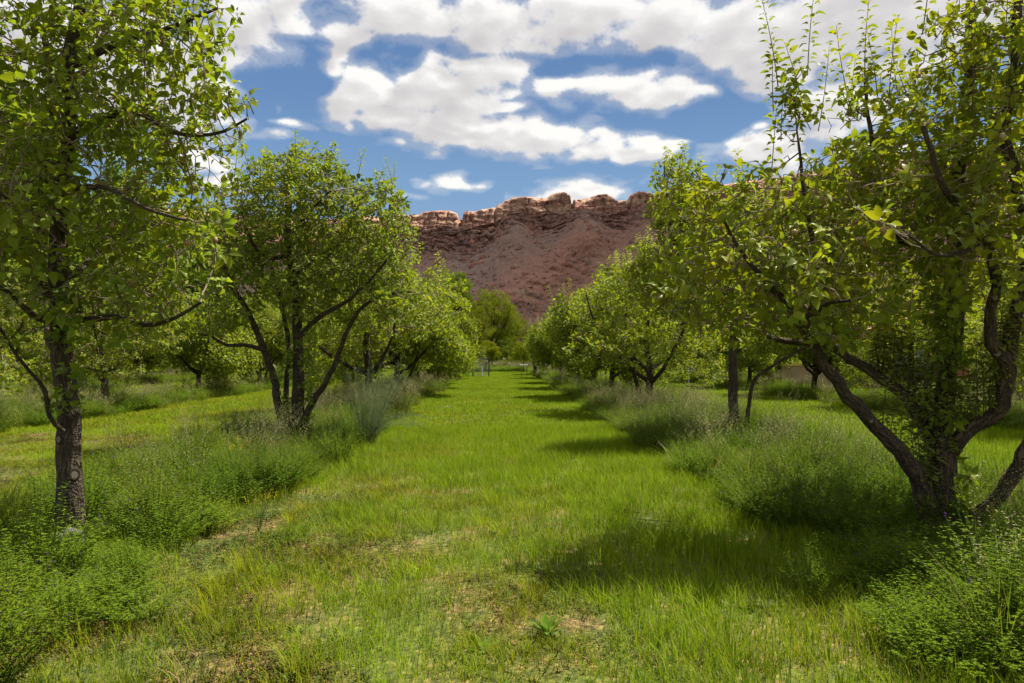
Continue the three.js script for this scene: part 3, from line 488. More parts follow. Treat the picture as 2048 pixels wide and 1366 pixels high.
// second tree in the left row
{
  const D0 = 12.1, b = at(600, 888, D0); b.y = 0;
  const P = (l) => rel(b, D0, l), T = (l) => { const q = P(l); q[0].y = -.12; return q; };
  const limbs = [
    { p: T([[597, 895], [597, 800], [597, 711], [590, 583], [576, 496], [574, 419, .1], [580, 340, .1]]), r: [.13, .04] },
    { p: T([[574, 890], [564, 849], [549, 762], [523, 685, -.1], [487, 608, -.2], [466, 578, -.2], [435, 480, -.3], [430, 400, -.3]]), r: [.09, .02] },
    { p: T([[608, 890], [616, 824], [656, 757, -.1], [682, 696, -.2], [707, 634, -.3], [738, 603, -.3], [779, 588, -.4], [825, 583, -.5]]), r: [.075, .018] },
    { p: P([[598, 670], [646, 629, -.3], [692, 603, -.5], [740, 560, -.6], [790, 500, -.6]]), r: [.055, .015] },
    { p: P([[530, 700, -.1], [490, 690, -.3], [451, 690, -.4], [420, 672, -.5], [395, 668, -.5]]), r: [.045, .014] },
    { p: T([[582, 885, .15], [572, 780, .2], [578, 700, .25], [560, 600, .5], [530, 500, .7]]), r: [.06, .03] },
    { p: P([[580, 510, .05], [530, 515, -.4], [500, 480, -.6], [480, 420, -.6]]), r: [.045, .015] },
    { p: P([[585, 560], [640, 500, .6], [680, 420, .9], [700, 380, .9]]), r: [.05, .015] },
    { p: P([[576, 470], [620, 420, -.5], [660, 380, -.7]]), r: [.04, .012] },
  ];
  const lobe = (px, py, dd, rx, ry, rz, w) => { const c = at(px, py, D0 + dd).sub(b); return [c.x, c.y, c.z, rx, ry, rz, w]; };
  const lobes = [lobe(600, 420, 0, 1.25, 1.0, 1.3), lobe(750, 480, -.2, .75, 1.1, 1.0), lobe(480, 480, -.2, .75, .9, 1.0), lobe(790, 590, -.4, .55, .5, .8), lobe(450, 620, -.4, .55, .5, .7), lobe(640, 560, .2, 1.2, .8, 1.2, .8), lobe(600, 350, 0, .8, .5, .8), lobe(760, 390, -.2, .3, .45, .4, 1.2)];
  const R = rng(6), ex = []; for (let k = 0; k < 70; k++) ex.push(at(570 + (R() - .5) * 30 + (R() < .5 ? 42 : 0), lerp(860, 640, R()), D0 - .1 + (R() - .5) * .3).sub(b));
  const t = pearTree(b, limbs, lobes, { seed: 23, step: .13, attract: 7500, infl: 1.2, kill: .135, iters: 70, most: 6000, bare: 1.7, leafy: .6, gap: -.46, leafScale: 1.28, shooty: .12, topY: 4.4, pears: 70, near: true, extraSpurs: ex });
  tag(t, 'pear tree with three splayed stems, second in the row left of the grass path', 'tree', 'pear trees in the orchard rows');
}
// second tree in the right row
{
  const D0 = 12.4, b = at(1465, 885, D0); b.y = 0;
  const P = (l) => rel(b, D0, l), T = (l) => { const q = P(l); q[0].y = -.12; return q; };
  const limbs = [
    { p: T([[1466, 895], [1466, 800], [1466, 700], [1468, 620], [1475, 540], [1470, 440], [1480, 380]]), r: [.105, .03] },
    { p: T([[1488, 885, .2], [1495, 830, .1], [1508, 760, .1], [1540, 735], [1590, 705, -.1], [1620, 690, -.2], [1680, 640, -.3]]), r: [.05, .015] },
    { p: P([[1467, 650], [1420, 600, -.2], [1380, 560, -.4], [1350, 480, -.5], [1335, 400, -.5], [1330, 330, -.5]]), r: [.05, .012] },
    { p: P([[1468, 640], [1530, 560, .2], [1580, 500, .3], [1620, 430, .3]]), r: [.05, .015] },
    { p: P([[1470, 600], [1440, 540, .6], [1420, 470, .9]]), r: [.045, .015] },
    { p: P([[1467, 655], [1430, 650, -.5], [1390, 640, -.8], [1360, 650, -1]]), r: [.035, .012] },
  ];
  const lobe = (px, py, dd, rx, ry, rz, w) => { const c = at(px, py, D0 + dd).sub(b); return [c.x, c.y, c.z, rx, ry, rz, w]; };
  const lobes = [lobe(1480, 500, 0, 1.3, 1.0, 1.3), lobe(1370, 440, -.3, .6, .95, .9, 1.3), lobe(1310, 560, -.3, .5, .6, .8, 1.2), lobe(1600, 500, .2, 1.0, .9, 1.0), lobe(1370, 600, -.4, .6, .5, .8), lobe(1340, 350, -.4, .35, .45, .5, .6), lobe(1560, 620, 0, .9, .4, .9)];
  const t = pearTree(b, limbs, lobes, { seed: 24, step: .14, attract: 6000, infl: 1.2, kill: .145, iters: 70, most: 4600, bare: 1.9, leafy: .8, gap: -.6, leafScale: 1.3, shooty: .2, topY: 4.0, pears: 50, near: true, tint: [1.12, 1.06, .9] });
  tag(t, 'pear tree on one straight pale trunk, second in the row right of the grass path', 'tree', 'pear trees in the orchard rows');
}
// the orchard behind: a few trees grown once, then set out in rows with their own turn and size
function orchardTree(seed, o) {
  const R = rng(seed), limbs = [], h0 = .75 + R() * .45, n = 3 + Math.floor(R() * 3), lean = (R() - .5) * .25;
  const trunk = [V(0, -.1, 0), V(lean * .3, h0 * .5, .03), V(lean, h0, 0), V(lean * 1.2, h0 + .8, .1), V(lean + .1, h0 + 1.7, 0), V(lean, o.h - .6, .1)]; limbs.push({ p: trunk, r: [.125, .03] });
  for (let k = 0; k < n; k++) { const a = k / n * 6.283 + R() * .8, l = 1.3 + R() * .7, up = .9 + R() * 1.4, s = h0 * (.75 + R() * .4); const c = Math.cos(a), z = Math.sin(a); limbs.push({ p: [V(lean * .8, s, 0), V(lean + c * l * .35, s + up * .22, z * l * .35), V(lean + c * l * .75, s + up * .65, z * l * .75), V(c * l, s + up, z * l), V(c * l * 1.1, s + up + .6, z * l * 1.1)], r: [.065, .015] }); }
  if (R() < .6) limbs.push({ p: [V(.14, -.1, .1), V(.3, .5, .16), V(.55, 1.1, .2), V(.75, 1.9, .3), V(.8, 2.6, .3)], r: [.075, .02] });
  const lobes = [[lean, h0 + 1.7, 0, 1.7, 1.35, 1.7, 1]]; for (let k = 0; k < 9; k++) { const a = k / 9 * 6.283 + R(), q = 1.3 + R() * .7; lobes.push([Math.cos(a) * q, h0 + .1 + R() * 2.1, Math.sin(a) * q, .6 + R() * .4, .5 + R() * .4, .6 + R() * .4, 1.1]); } lobes.push([lean, o.h - .55, 0, .7, .5, .7, 1]);
  return { limbs, lobes, seed, R };
}
const orchardKinds = [0, 1, 2, 3].map(k => { const q = orchardTree(700 + k * 13, { h: 4.2 + (k % 3) * .35 }), o = { seed: 710 + k, step: .17, attract: 4000, infl: 1.4, kill: .17, iters: 60, most: 3200, bare: .7 }; q.g = growCrown(q.limbs, q.lobes, o); q.o = o; return q; });
const placedOnce = [];
function orchardInstance(kind, fine, x, d, yaw, s, tint, label) {
  const key = kind + (fine ? 'f' : 'c') + tint.join(); let root;
  const had = placedOnce.find(q => q.key === key);
  if (had) { root = had.root.clone(); root.name = numbered('pear_tree'); scene.add(root); }
  else {
    const q = orchardKinds[kind], R = rng(q.seed + 5); root = group('pear_tree', V(0, 0, 0)); limbParts(root, q.limbs, { near: false, step: .2 }); part('twigs', q.g.twigs, M.twig, root, 'stuff');
    const geos = fine ? SPURS : SPRAYS, lists = geos.map(() => []), shoots = [];
    for (const n of q.g.nodes) {
      if (n.limb >= 0 || n.r > .016 || N3(n.p.x * 1.5 + kind * 9, n.p.y * 1.5, n.p.z * 1.5) < -.3) continue; const reps = fine ? (n.tip ? 2 : 1) : (n.tip ? 1 : R() < .7 ? 1 : 0);
      for (let z = 0; z < reps; z++) { const y = 1 + (R() - .5) * .3, w = (R() - .45) * .2; lists[Math.floor(R() * geos.length)].push({ m: place(n.p.clone().add(dirOf(R).multiplyScalar(fine ? .09 : .12)), R() * 6.28, .95 + R() * .5, dirOf(R, .8)), c: [tint[0] * y * (1 + w), tint[1] * y, tint[2] * y * (1 - w)] }); }
      if (n.tip && n.p.y > 3.2 && R() < .3) shoots.push({ m: place(n.p, R() * 6.28, .6 + R() * .6, V((R() - .5) * .5, 1, (R() - .5) * .5).normalize()), c: [tint[0] * 1.1, tint[1] * 1.05, tint[2]] });
    }
    lists.forEach((l, k) => inst('foliage', geos[k], M.leaf, l, root)); if (shoots.length) inst('shoots', SHOOTS[kind % 3], M.leaf, shoots, root);
    placedOnce.push({ key, root });
  }
  root.position.set(x, 0, -d); root.rotation.y = yaw; root.scale.set(s, s, s);
  tag(root, label, 'tree', 'pear trees in the orchard rows'); return root;
}
{
  const R = rng(808), ord = ['first', 'second', 'third', 'fourth', 'fifth', 'sixth', 'seventh', 'eighth', 'ninth', 'tenth'], lime = [1.18, 1.14, .9], mid = [1.08, 1.03, 1];
  const row = (x, list, where, n0) => list.forEach(([d, k, s, t], i) => orchardInstance(k, d < 23, x - SKEW * d + (R() - .5) * .5, d, R() * 6.28, s * (.95 + R() * .1), t || mid, `${t === lime ? 'yellow-green' : 'green'} pear tree, ${ord[i + n0]} in the ${where}`));
  row(-3.7, [[18.8, 0, 1.14, lime], [25, 1, 1.08, lime], [31, 2, 1.0, lime], [37, 3, .95, mid], [43.5, 1, .9, lime]], 'row left of the grass path', 2);
  row(4.1, [[18.6, 1, 1.04, lime], [24.8, 2, 1.0, mid], [31, 0, .98, lime], [37, 3, .94, mid], [44, 2, .9, lime], [52, 0, .85, mid]], 'row right of the grass path', 2);
  row(-11.35, [[14, 3, 1], [19.6, 2, 1], [26, 0, 1, lime], [32, 1, 1], [38, 3, .95, lime], [45, 0, .95]], 'second row left of the path', 0);
  row(11.8, [[13.5, 0, 1.0], [19.5, 1, .98, lime], [25.5, 3, .98], [32, 2, .95, lime], [38, 0, .95]], 'second row right of the path', 0);
  row(-19.05, [[23, 1, 1.02, lime], [29.5, 2, 1, lime], [36, 3, 1], [43, 1, 1, lime]], 'third row left of the path', 0);
  row(19.5, [[25, 2, 1], [38, 1, .95], [46, 3, 1]], 'third row right of the path', 0);
  row(-26.8, [[33, 0, 1.05, lime], [40, 1, 1.05], [48, 2, 1]], 'fourth row left of the path', 0);
}
// ---------------------------------------------------------------- cottonwoods, tamarisk and shrubs beyond the orchard
function wildTree(name, label, category, grp, px, base, top, d, wd, o) {
  const b = V((px - 1024) / F * d, 0, -d), h = EYE + (HY - top) / F * d, R = rng(o.seed), root = group(name, b), rx = wd / F * d * .5, limbs = [], lobes = [], n = o.stems || 4;
  limbs.push({ p: [V(0, -.2, 0), V(.1 * rx * (R() - .5), h * .25, 0), V(.2 * rx * (R() - .5), h * .55, .1), V(.15 * rx * (R() - .5), h * .92, 0)], r: [h * .022, h * .004] });
  for (let k = 0; k < n; k++) { const a = k / n * 6.283 + R(), c = Math.cos(a), s = Math.sin(a), y0 = h * (o.low ?? .2) * (.6 + R() * .8), l = rx * (.6 + R() * .3); limbs.push({ p: [V(c * .05 * rx, Math.max(-.1, y0 - h * .05), s * .05 * rx), V(c * l * .4, y0 + h * .1, s * l * .4), V(c * l * .8, y0 + h * .28, s * l * .8), V(c * l, y0 + h * .45, s * l)], r: [h * .012, h * .004] }); }
  const y0 = h * (o.low ?? .25); for (let k = 0; k < (o.lobes || 16); k++) { const t = (k + .5) / (o.lobes || 16), a = k * 2.4 + R(), w = rx * (1 - Math.pow(Math.abs(t - (o.wide ?? .35)) * 1.25, 1.7)) * .62; lobes.push([Math.cos(a) * w * 1.0, lerp(y0, h * .95, t), Math.sin(a) * w * .7, w * .55 + rx * .12, h * .085, w * .55 + rx * .12, 1]); }
  const st = h * .034, g = growCrown(limbs, lobes, { seed: o.seed, step: st, attract: (o.attract || 500) * 4, infl: h * .35, kill: st * .95, iters: 55, most: 1900, bare: y0 * .6, thick: h * .12 });
  limbParts(root, limbs, { near: false, step: st }); part('twigs', g.twigs, M.twig, root, 'stuff');
  const lists = SPRAYS.map(() => []), q = o.spray || st * 3.4;
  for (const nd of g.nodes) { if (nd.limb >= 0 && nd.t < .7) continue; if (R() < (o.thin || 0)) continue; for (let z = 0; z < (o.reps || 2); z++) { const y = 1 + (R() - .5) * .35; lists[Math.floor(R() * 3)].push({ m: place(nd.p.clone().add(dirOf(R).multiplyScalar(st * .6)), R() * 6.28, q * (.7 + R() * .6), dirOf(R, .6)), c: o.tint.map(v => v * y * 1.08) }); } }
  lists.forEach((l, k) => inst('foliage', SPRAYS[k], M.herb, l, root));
  tag(root, label, category, grp); return root;
}
const GRP = 'wild trees beyond the orchard';
wildTree('cottonwood_tree', 'tall green cottonwood with forked crown closing the end of the path', 'tree', GRP, 985, 735, 576, 72, 120, { seed: 901, tint: [.85, .8, .9], low: .3, attract: 700, stems: 6, reps: 2, thin: .2 });
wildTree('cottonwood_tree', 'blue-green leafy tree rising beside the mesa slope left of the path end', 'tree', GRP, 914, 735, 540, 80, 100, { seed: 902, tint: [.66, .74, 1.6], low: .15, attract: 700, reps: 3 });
wildTree('tamarisk_tree', 'thin olive tree with bare stems left of the forked cottonwood', 'tree', GRP, 948, 735, 605, 66, 70, { seed: 903, tint: [.8, .7, .9], low: .35, thin: .4 });
wildTree('tamarisk_tree', 'wispy brownish-green tree right of the forked cottonwood', 'tree', GRP, 1030, 735, 628, 76, 90, { seed: 904, tint: [.75, .68, 1.1], low: .25, thin: .3, reps: 2 });
wildTree('willow_bush', 'pale yellow-green rounded willow bush far right of the path end', 'bush', GRP, 1072, 733, 660, 110, 60, { seed: 905, tint: [1.5, 1.2, 2], low: .05, reps: 3 });
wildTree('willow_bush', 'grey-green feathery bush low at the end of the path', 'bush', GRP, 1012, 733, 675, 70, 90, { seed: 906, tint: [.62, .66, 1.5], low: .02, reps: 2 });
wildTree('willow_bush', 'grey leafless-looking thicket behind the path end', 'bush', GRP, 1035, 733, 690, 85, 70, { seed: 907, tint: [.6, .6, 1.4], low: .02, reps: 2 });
wildTree('fruit_tree', 'small round dark green fruit tree standing alone left of the path end', 'tree', 'small trees at the path end', 972, 735, 681, 60, 62, { seed: 908, tint: [.95, .85, .7], low: .42, reps: 3, attract: 400 });
wildTree('fruit_tree', 'small pale green fruit tree with forked bare stems right of the path end', 'tree', 'small trees at the path end', 1046, 735, 682, 58, 48, { seed: 909, tint: [1.0, .95, .9], low: .42, reps: 2, thin: .2, attract: 350 });
wildTree('cottonwood_tree', 'tall tree behind the near left pear tree at the left edge', 'tree', GRP, 40, 735, 160, 46, 260, { seed: 911, tint: [.72, .88, .9], low: .2, attract: 800, reps: 3, lobes: 20 });
wildTree('cottonwood_tree', 'bright green tall cottonwood between the first two left pear trees', 'tree', GRP, 235, 735, 330, 52, 220, { seed: 912, tint: [.75, .92, 1.1], low: .15, attract: 800, reps: 3, lobes: 20 });
wildTree('cottonwood_tree', 'mid green cottonwood behind the second left pear tree', 'tree', GRP, 400, 735, 430, 60, 190, { seed: 913, tint: [.7, .85, 1], low: .12, attract: 700, reps: 3 });
wildTree('cottonwood_tree', 'tree filling the gap above the third left pear tree', 'tree', GRP, 560, 735, 540, 64, 200, { seed: 914, tint: [.8, .86, .9], low: .1, attract: 700, reps: 3 });
wildTree('cottonwood_tree', 'shaded green tree behind the left rows near the asparagus plant', 'tree', GRP, 740, 735, 590, 66, 180, { seed: 915, tint: [.8, .86, .9], low: .1, attract: 600, reps: 3 });
wildTree('cottonwood_tree', 'leafy tree beyond the right rows beside the house', 'tree', GRP, 1690, 735, 560, 52, 220, { seed: 916, tint: [.9, .92, .9], low: .1, attract: 700, reps: 3 });
wildTree('cottonwood_tree', 'leafy tree far right behind the leaning stems', 'tree', GRP, 2010, 735, 500, 45, 260, { seed: 917, tint: [.9, .92, .9], low: .1, attract: 700, reps: 3 });
wildTree('cottonwood_tree', 'low green tree behind the third right pear tree', 'tree', GRP, 1380, 735, 590, 62, 200, { seed: 918, tint: [.85, .9, .9], low: .08, attract: 600, reps: 3 });
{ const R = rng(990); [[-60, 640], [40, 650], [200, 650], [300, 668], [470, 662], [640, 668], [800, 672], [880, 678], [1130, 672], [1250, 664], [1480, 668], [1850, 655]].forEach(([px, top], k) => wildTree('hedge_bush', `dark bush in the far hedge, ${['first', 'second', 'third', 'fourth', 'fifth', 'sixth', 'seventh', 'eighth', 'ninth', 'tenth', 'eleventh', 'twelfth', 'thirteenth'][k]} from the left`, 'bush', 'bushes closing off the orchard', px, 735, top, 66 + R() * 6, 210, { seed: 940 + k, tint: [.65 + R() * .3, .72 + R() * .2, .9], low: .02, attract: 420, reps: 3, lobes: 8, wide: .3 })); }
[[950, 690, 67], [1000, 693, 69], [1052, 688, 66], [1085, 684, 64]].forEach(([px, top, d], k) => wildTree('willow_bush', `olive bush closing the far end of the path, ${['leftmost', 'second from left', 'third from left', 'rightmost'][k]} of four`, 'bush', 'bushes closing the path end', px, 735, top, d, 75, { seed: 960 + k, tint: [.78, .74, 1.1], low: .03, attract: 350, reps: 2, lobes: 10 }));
// ---------------------------------------------------------------- grass and weeds
const FRESH = [.258, .335, .009], DEEP = [.12, .20, .012], STRAW = [.37, .27, .125], ALFALFA = [.145, .225, .010];
function blade(B, x, z, h, w, a, lean, c, seg = 2, droop = 1) {
  const ca = Math.cos(a), sa = Math.sin(a), f = a + 1.57 + (lean * 7) % 1, cf = Math.cos(f), sf = Math.sin(f); let l0 = -1, r0 = -1;
  for (let k = 0; k <= seg; k++) {
    const t = k / seg, y = h * (t - .35 * lean * t * t * droop), o = h * lean * Math.pow(t, 1.8), ww = w * .5 * (1 - t * .55), nx = ca * 1, ny = .25 + lean * t;
    const X = x + ca * o, Z = z + sa * o, s = 1 / Math.hypot(1, ny);
    if (k === seg) { const e = B.vert(X, y, Z, -ca * s, ny * s, -sa * s, c); B.tri(l0, r0, e); break; }
    const l = B.vert(X - cf * ww, y, Z - sf * ww, -ca * s, ny * s, -sa * s, c), r = B.vert(X + cf * ww, y, Z + sf * ww, -ca * s, ny * s, -sa * s, c);
    if (k) { B.tri(l0, r0, r); B.tri(l0, r, l); } l0 = l; r0 = r;
  }
}
const vary = (R, c, v = .25) => { const t = 1 + (R() - .5) * 2 * v, y = (R() - .5) * .3; return [c[0] * t * (1 + y), c[1] * t, c[2] * t]; };
function turf(seed, size, n, h0, h1, w, straw, lean = .55) {
  const R = rng(seed), B = new Build();
  for (let k = 0; k < n; k++) { const s = R() < straw; blade(B, (R() - .5) * size, (R() - .5) * size, lerp(h0, h1, Math.pow(R(), 1.6)) * (s ? .75 : 1), w * (.7 + R() * .6), R() * 6.283, (.15 + R() * lean) * (s ? 1.5 : 1), s ? vary(R, STRAW, .3) : vary(R, R() < .25 ? DEEP : FRESH)); }
  return B.geo();
}
function tuft(seed, n, rad, h0, h1, w, col, straw) {
  const R = rng(seed), B = new Build();
  for (let k = 0; k < n; k++) { const a = R() * 6.283, q = Math.sqrt(R()) * rad, s = R() < straw; blade(B, Math.cos(a) * q, Math.sin(a) * q, lerp(h0, h1, R()), w * (.7 + R() * .6), a + (R() - .5) * 1.6, .15 + R() * .5 + q / rad * .2, s ? vary(R, STRAW) : vary(R, col), 3); }
  return B.geo();
}
function thatch(seed) {
  const R = rng(seed), B = new Build();
  for (let k = 0; k < 330; k++) { const x = (R() - .5) * .6, z = (R() - .5) * .6, a = R() * 6.283, l = .03 + R() * .09, y = R() * .03 + .004, w = .0015 + R() * .0015, c = vary(R, R() < .2 ? [.27, .19, .09] : STRAW, .35), dy = (R() - .4) * .03, ca = Math.cos(a), sa = Math.sin(a);
    const p = B.vert(x - sa * w, y, z + ca * w, 0, 1, 0, c), q = B.vert(x + sa * w, y, z - ca * w, 0, 1, 0, c), e = B.vert(x + ca * l, Math.max(.003, y + dy), z + sa * l, 0, 1, 0, c); B.tri(p, q, e); }
  return B.geo();
}
const TURF = [0, 1, 2].map(k => turf(510 + k, .55, 430, .035, .15, .0042, .11)), TURF_LUSH = [0, 1].map(k => turf(515 + k, .55, 420, .06, .23, .0045, .05)), TURF_DRY = [0, 1].map(k => turf(518 + k, .55, 300, .02, .08, .0038, .6)), FAR = [0, 1].map(k => turf(520 + k, 1.25, 900, .05, .13, .011, .1));
const TUFT = [0, 1, 2].map(k => tuft(530 + k, 75, .09, .12, .30, .005, k ? FRESH : [.17, .26, .01], .08)), TUFT_BLUE = [0].map(() => tuft(535, 46, .11, .1, .28, .005, [.13, .195, .035], .1)), THATCH = [0, 1].map(k => thatch(540 + k));
// low clover-like herb mats in the turf
const MAT = (() => { const R = rng(545), B = new Build(); for (let k = 0; k < 240; k++) { const a = R() * 6.283, q = Math.sqrt(R()) * .22, l = .012 + R() * .016; leaf(B, V(Math.cos(a) * q, .01 + R() * .035, Math.sin(a) * q), dirOf(R, .2), V((R() - .5), 1, (R() - .5)), l, l * .65, vary(R, [.10, .17, .03]), { seg: 2 }); } return B.geo(); })();
// strips of tall weeds follow the tree rows; the rest is mown
const rowAt = (x) => { const u = (x + 3.65) / 7.7, k = Math.round(u); return { k, off: (u - k) * 7.7 }; };
const inStrip = (x, d) => { const { k, off } = rowAt(x); const e = N2(d * .35 + k * 9, 2) * .22 + N2(d * 1.1 + k * 5, 7) * .1; return k === 0 ? off > -1.3 + e && off < 1.15 + e : k === 1 ? off > -1.5 + e && off < 1.35 + e : Math.abs(off) < 1.4 + e; };
const dryAt = (x, d) => N2(x * .55 + 3, d * .45) * .5 + N2(x * 1.7, d * 1.5 + 9) * .4 + (x < -5 && d < 14 ? .35 : 0) + smooth(7, 4, d) * .15 - .03 - smooth(.3, 1.2, x) * .6 + (x < -1 && x > -2.8 && d < 9 ? .15 : 0) - smooth(5, 10, d) * .34 * (x > -4 ? 1 : .2);
{
  const R = rng(600), L = {}; const add = (key, q) => (L[key] ||= []).push(q);
  const col = (x, d, dry) => { const t = 1 + N2(x * .8 + 30, d * .8) * .16, y = smooth(-.4, .6, dry); return [t * lerp(.92, 1.15, y), t * lerp(1, .95, y), t * lerp(1, 1.1, y)]; };
  for (let d = 1.7; d < 15; d += .36) for (let x = -11; x < 11; x += .36) {
    const X = x + (R() - .5) * .3, Dd = d + (R() - .5) * .3; if (Math.abs(X) > .8 * Dd + .6) continue;
    const st = inStrip(X, Dd), dry = dryAt(X, Dd), p = V(X - SKEW * Dd, 0, -Dd), s = .85 + R() * .3, c = col(X, Dd, dry), lush = dry < -.25 || st || (X > .8 && dry < .1), low = X < -5 ? .6 : 1;
    add(dry > .3 && R() < .8 ? 'dry' + Math.floor(R() * 2) : lush ? 'lush' + Math.floor(R() * 2) : 'turf' + Math.floor(R() * 3), { m: place(p, R() * 6.28, s, null, s * low * (lush ? 1 : 1 + clamp(-dry) * .6)), c });
    if (dry > .02 && R() < .75) add('thatch' + Math.floor(R() * 2), { m: place(p, R() * 6.28, 1, null, 1) });
    if (!st && Dd < 9 && R() < (X > .6 ? .5 : .34) * (1 - clamp(dry * 1.2))) add('tuft' + Math.floor(R() * 3), { m: place(p, R() * 6.28, .6 + R() * .45, null, (.45 + R() * .5) * low), c });
    if (!st && X < -1.2 && Dd < 9 && R() < .12) add('blue0', { m: place(p, R() * 6.28, .8 + R() * .4), c });
    if (Math.hypot(X - .2, Dd - 3.9) < .35) for (let q = 0; q < 3; q++) add('tuft' + q, { m: place(V(p.x + (R() - .5) * .25, 0, -Dd + (R() - .5) * .25), R() * 6.28, .5, null, .45), c });
    if (Dd < 8 && R() < .16) add('mat', { m: place(p, R() * 6.28, .8 + R() * .6), c: [1, 1, 1] });
  }
  for (let d = 14; d < 72; d += .85) for (let x = -40; x < 40; x += .85) {
    const X = x + (R() - .5) * .6, Dd = d + (R() - .5) * .6; if (Math.abs(X) > .8 * Dd + 1) continue; const dry = dryAt(X, Dd);
    const tall = Dd > 62 ? 2.5 : 1; add('far' + Math.floor(R() * 2), { m: place(V(X - SKEW * Dd, 0, -Dd), R() * 6.28, 1, null, (.8 + R() * .4) * tall), c: col(X, Dd, dry) });
  }
  const sets = { dry: TURF_DRY, lush: TURF_LUSH, turf: TURF, far: FAR, thatch: THATCH, tuft: TUFT, blue: TUFT_BLUE, mat: [MAT] };
  const label = { dry: 'dry straw-coloured short turf between the green tussocks', lush: 'long fresh green grass along the path sides', turf: 'short mown yellow-green grass of the path', far: 'bright mown grass stretching away down the lanes', thatch: 'loose dead straw lying on the turf', tuft: 'grass tussocks standing up from the mown path', blue: 'blue-green coarse grass tussocks beside the left strip', mat: 'low clover mats creeping through the turf' };
  const nm = { dry: 'dry_turf', lush: 'long_grass', turf: 'mown_grass', far: 'distant_grass', thatch: 'straw_litter', tuft: 'grass_tussocks', blue: 'coarse_grass', mat: 'clover' };
  for (const k in L) { const b = k.replace(/[0-9]/g, ''), g = sets[b][+(k.match(/[0-9]/) || [0])[0]]; const o = inst(nm[b], g, b === 'thatch' ? M.straw : M.grass, L[k], scene); tag(o, label[b], b === 'mat' ? 'clover' : b === 'thatch' ? 'straw' : 'grass', null, 'stuff'); }
}
// alfalfa: many thin stems with small three-part leaves; split into stems, leaves and flowers
function alfalfa(seed, n, rad, h, far, tone = ALFALFA) {
  const R = rng(seed), S = new Build(), Lf = new Build(), Fl = new Build();
  for (let k = 0; k < n; k++) {
    const a = R() * 6.283, q = Math.sqrt(R()), x = Math.cos(a) * q * rad * .35, z = Math.sin(a) * q * rad * .35, out = q * rad * (.5 + R() * .6), hh = h * (.65 + R() * .45) * (1 - .25 * q), pts = [], al = a + (R() - .5) * .8;
    for (let i = 0; i <= 4; i++) { const t = i / 4; pts.push(V(x + Math.cos(al) * out * Math.pow(t, 1.4), hh * (t - .16 * q * t * t), z + Math.sin(al) * out * Math.pow(t, 1.4))); }
    if (!far || k % 3 === 0) tube(S, pts, [.0022, .002, .0018, .0014, .0009], 3, vary(R, [.13, .19, .05]), { cap: false });
    const m = far ? 13 : 22, ls = far ? .036 : .0185;
    for (let i = 0; i < m; i++) {
      const t = lerp(.16, 1, Math.pow((i + R()) / m, .8)), f = t * 4, i0 = Math.min(3, Math.floor(f)), p = pts[i0].clone().lerp(pts[i0 + 1], f - i0), b = R() * 6.283, d0 = V(Math.cos(b), .35, Math.sin(b)), l = ls * (.7 + R() * .6) * (t > .85 ? .75 : 1), c = vary(R, tone, .22);
      p.addScaledVector(d0, ls * .9);
      for (let w = -1; w <= 1; w++) { const bb = b + w * .95; leaf(Lf, p, V(Math.cos(bb), .25 + (R() - .5) * .5, Math.sin(bb)), V((R() - .5) * .8, 1, (R() - .5) * .8), l, l * .5, c, { seg: 2, fold: .3, curl: .15 }); if (far && w === 0) break; }
    }
    if (R() < .14) { const p = pts[4]; for (let i = 0; i < 7; i++) leaf(Fl, p.clone().add(V((R() - .5) * .008, R() * .02 - .004, (R() - .5) * .008)), dirOf(R, .4), dirOf(R), .009, .006, vary(R, [.16, .07, .26]), { seg: 2 }); }
  }
  return { stems: S.geo(), leaves: Lf.geo(), flowers: Fl.geo(), all: joined([S, Lf, Fl]) };
}
function joined(list) { const B = new Build(); for (const b of list) { const o = B.p.length / 3; for (const k of ['p', 'n', 'c', 'u']) for (const v of b[k]) B[k].push(v); for (const i of b.i) B.i.push(i + o); } return B.geo(); }
const ALF = [0, 1, 2].map(k => alfalfa(810 + k, 58, .34, .55, false)), ALF_FAR = [0, 1].map(k => alfalfa(820 + k, 46, .42, .55, true));
// tall grass gone to seed
function seedGrass(seed, n, h, far) {
  const R = rng(seed), B = new Build();
  for (let k = 0; k < n * 1.4; k++) blade(B, (R() - .5) * .3, (R() - .5) * .3, h * (.3 + R() * .4), .005 * (far ? 1.8 : 1), R() * 6.283, .2 + R() * .6, vary(R, R() < .3 ? [.26, .25, .09] : [.15, .20, .022]), 3);
  for (let k = 0; k < n; k++) {
    const a = R() * 6.283, l = .1 + R() * .28, hh = h * (.7 + R() * .4), x = (R() - .5) * .26, z = (R() - .5) * .26, pts = []; for (let i = 0; i <= 4; i++) { const t = i / 4; pts.push(V(x + Math.cos(a) * l * t * t * hh, hh * (t - l * .3 * t * t * t), z + Math.sin(a) * l * t * t * hh)); }
    tube(B, pts, [.0016, .0014, .0012, .001, .0008].map(r => r * (far ? 1.7 : 1)), 3, vary(R, [.25, .25, .09]), { cap: false });
    const m = far ? 7 : 14; for (let i = 0; i < m; i++) { const t = lerp(.72, 1, i / m), f = t * 4, i0 = Math.min(3, Math.floor(f)), p = pts[i0].clone().lerp(pts[i0 + 1], f - i0), b = R() * 6.283, s = far ? .036 : .022; leaf(B, p.clone().add(V(Math.cos(b) * .012, 0, Math.sin(b) * .012)), V(Math.cos(b) * .8, .25 - R() * .7, Math.sin(b) * .8), dirOf(R), s * (.7 + R() * .6), s * .3, vary(R, R() < .45 ? [.45, .39, .22] : [.34, .34, .16], .25), { seg: 2 }); }
  }
  return B.geo();
}
const SEED = [0, 1].map(k => seedGrass(830 + k, 15, .85, false)), SEED_FAR = [0, 1].map(k => seedGrass(835 + k, 20, .85, true));
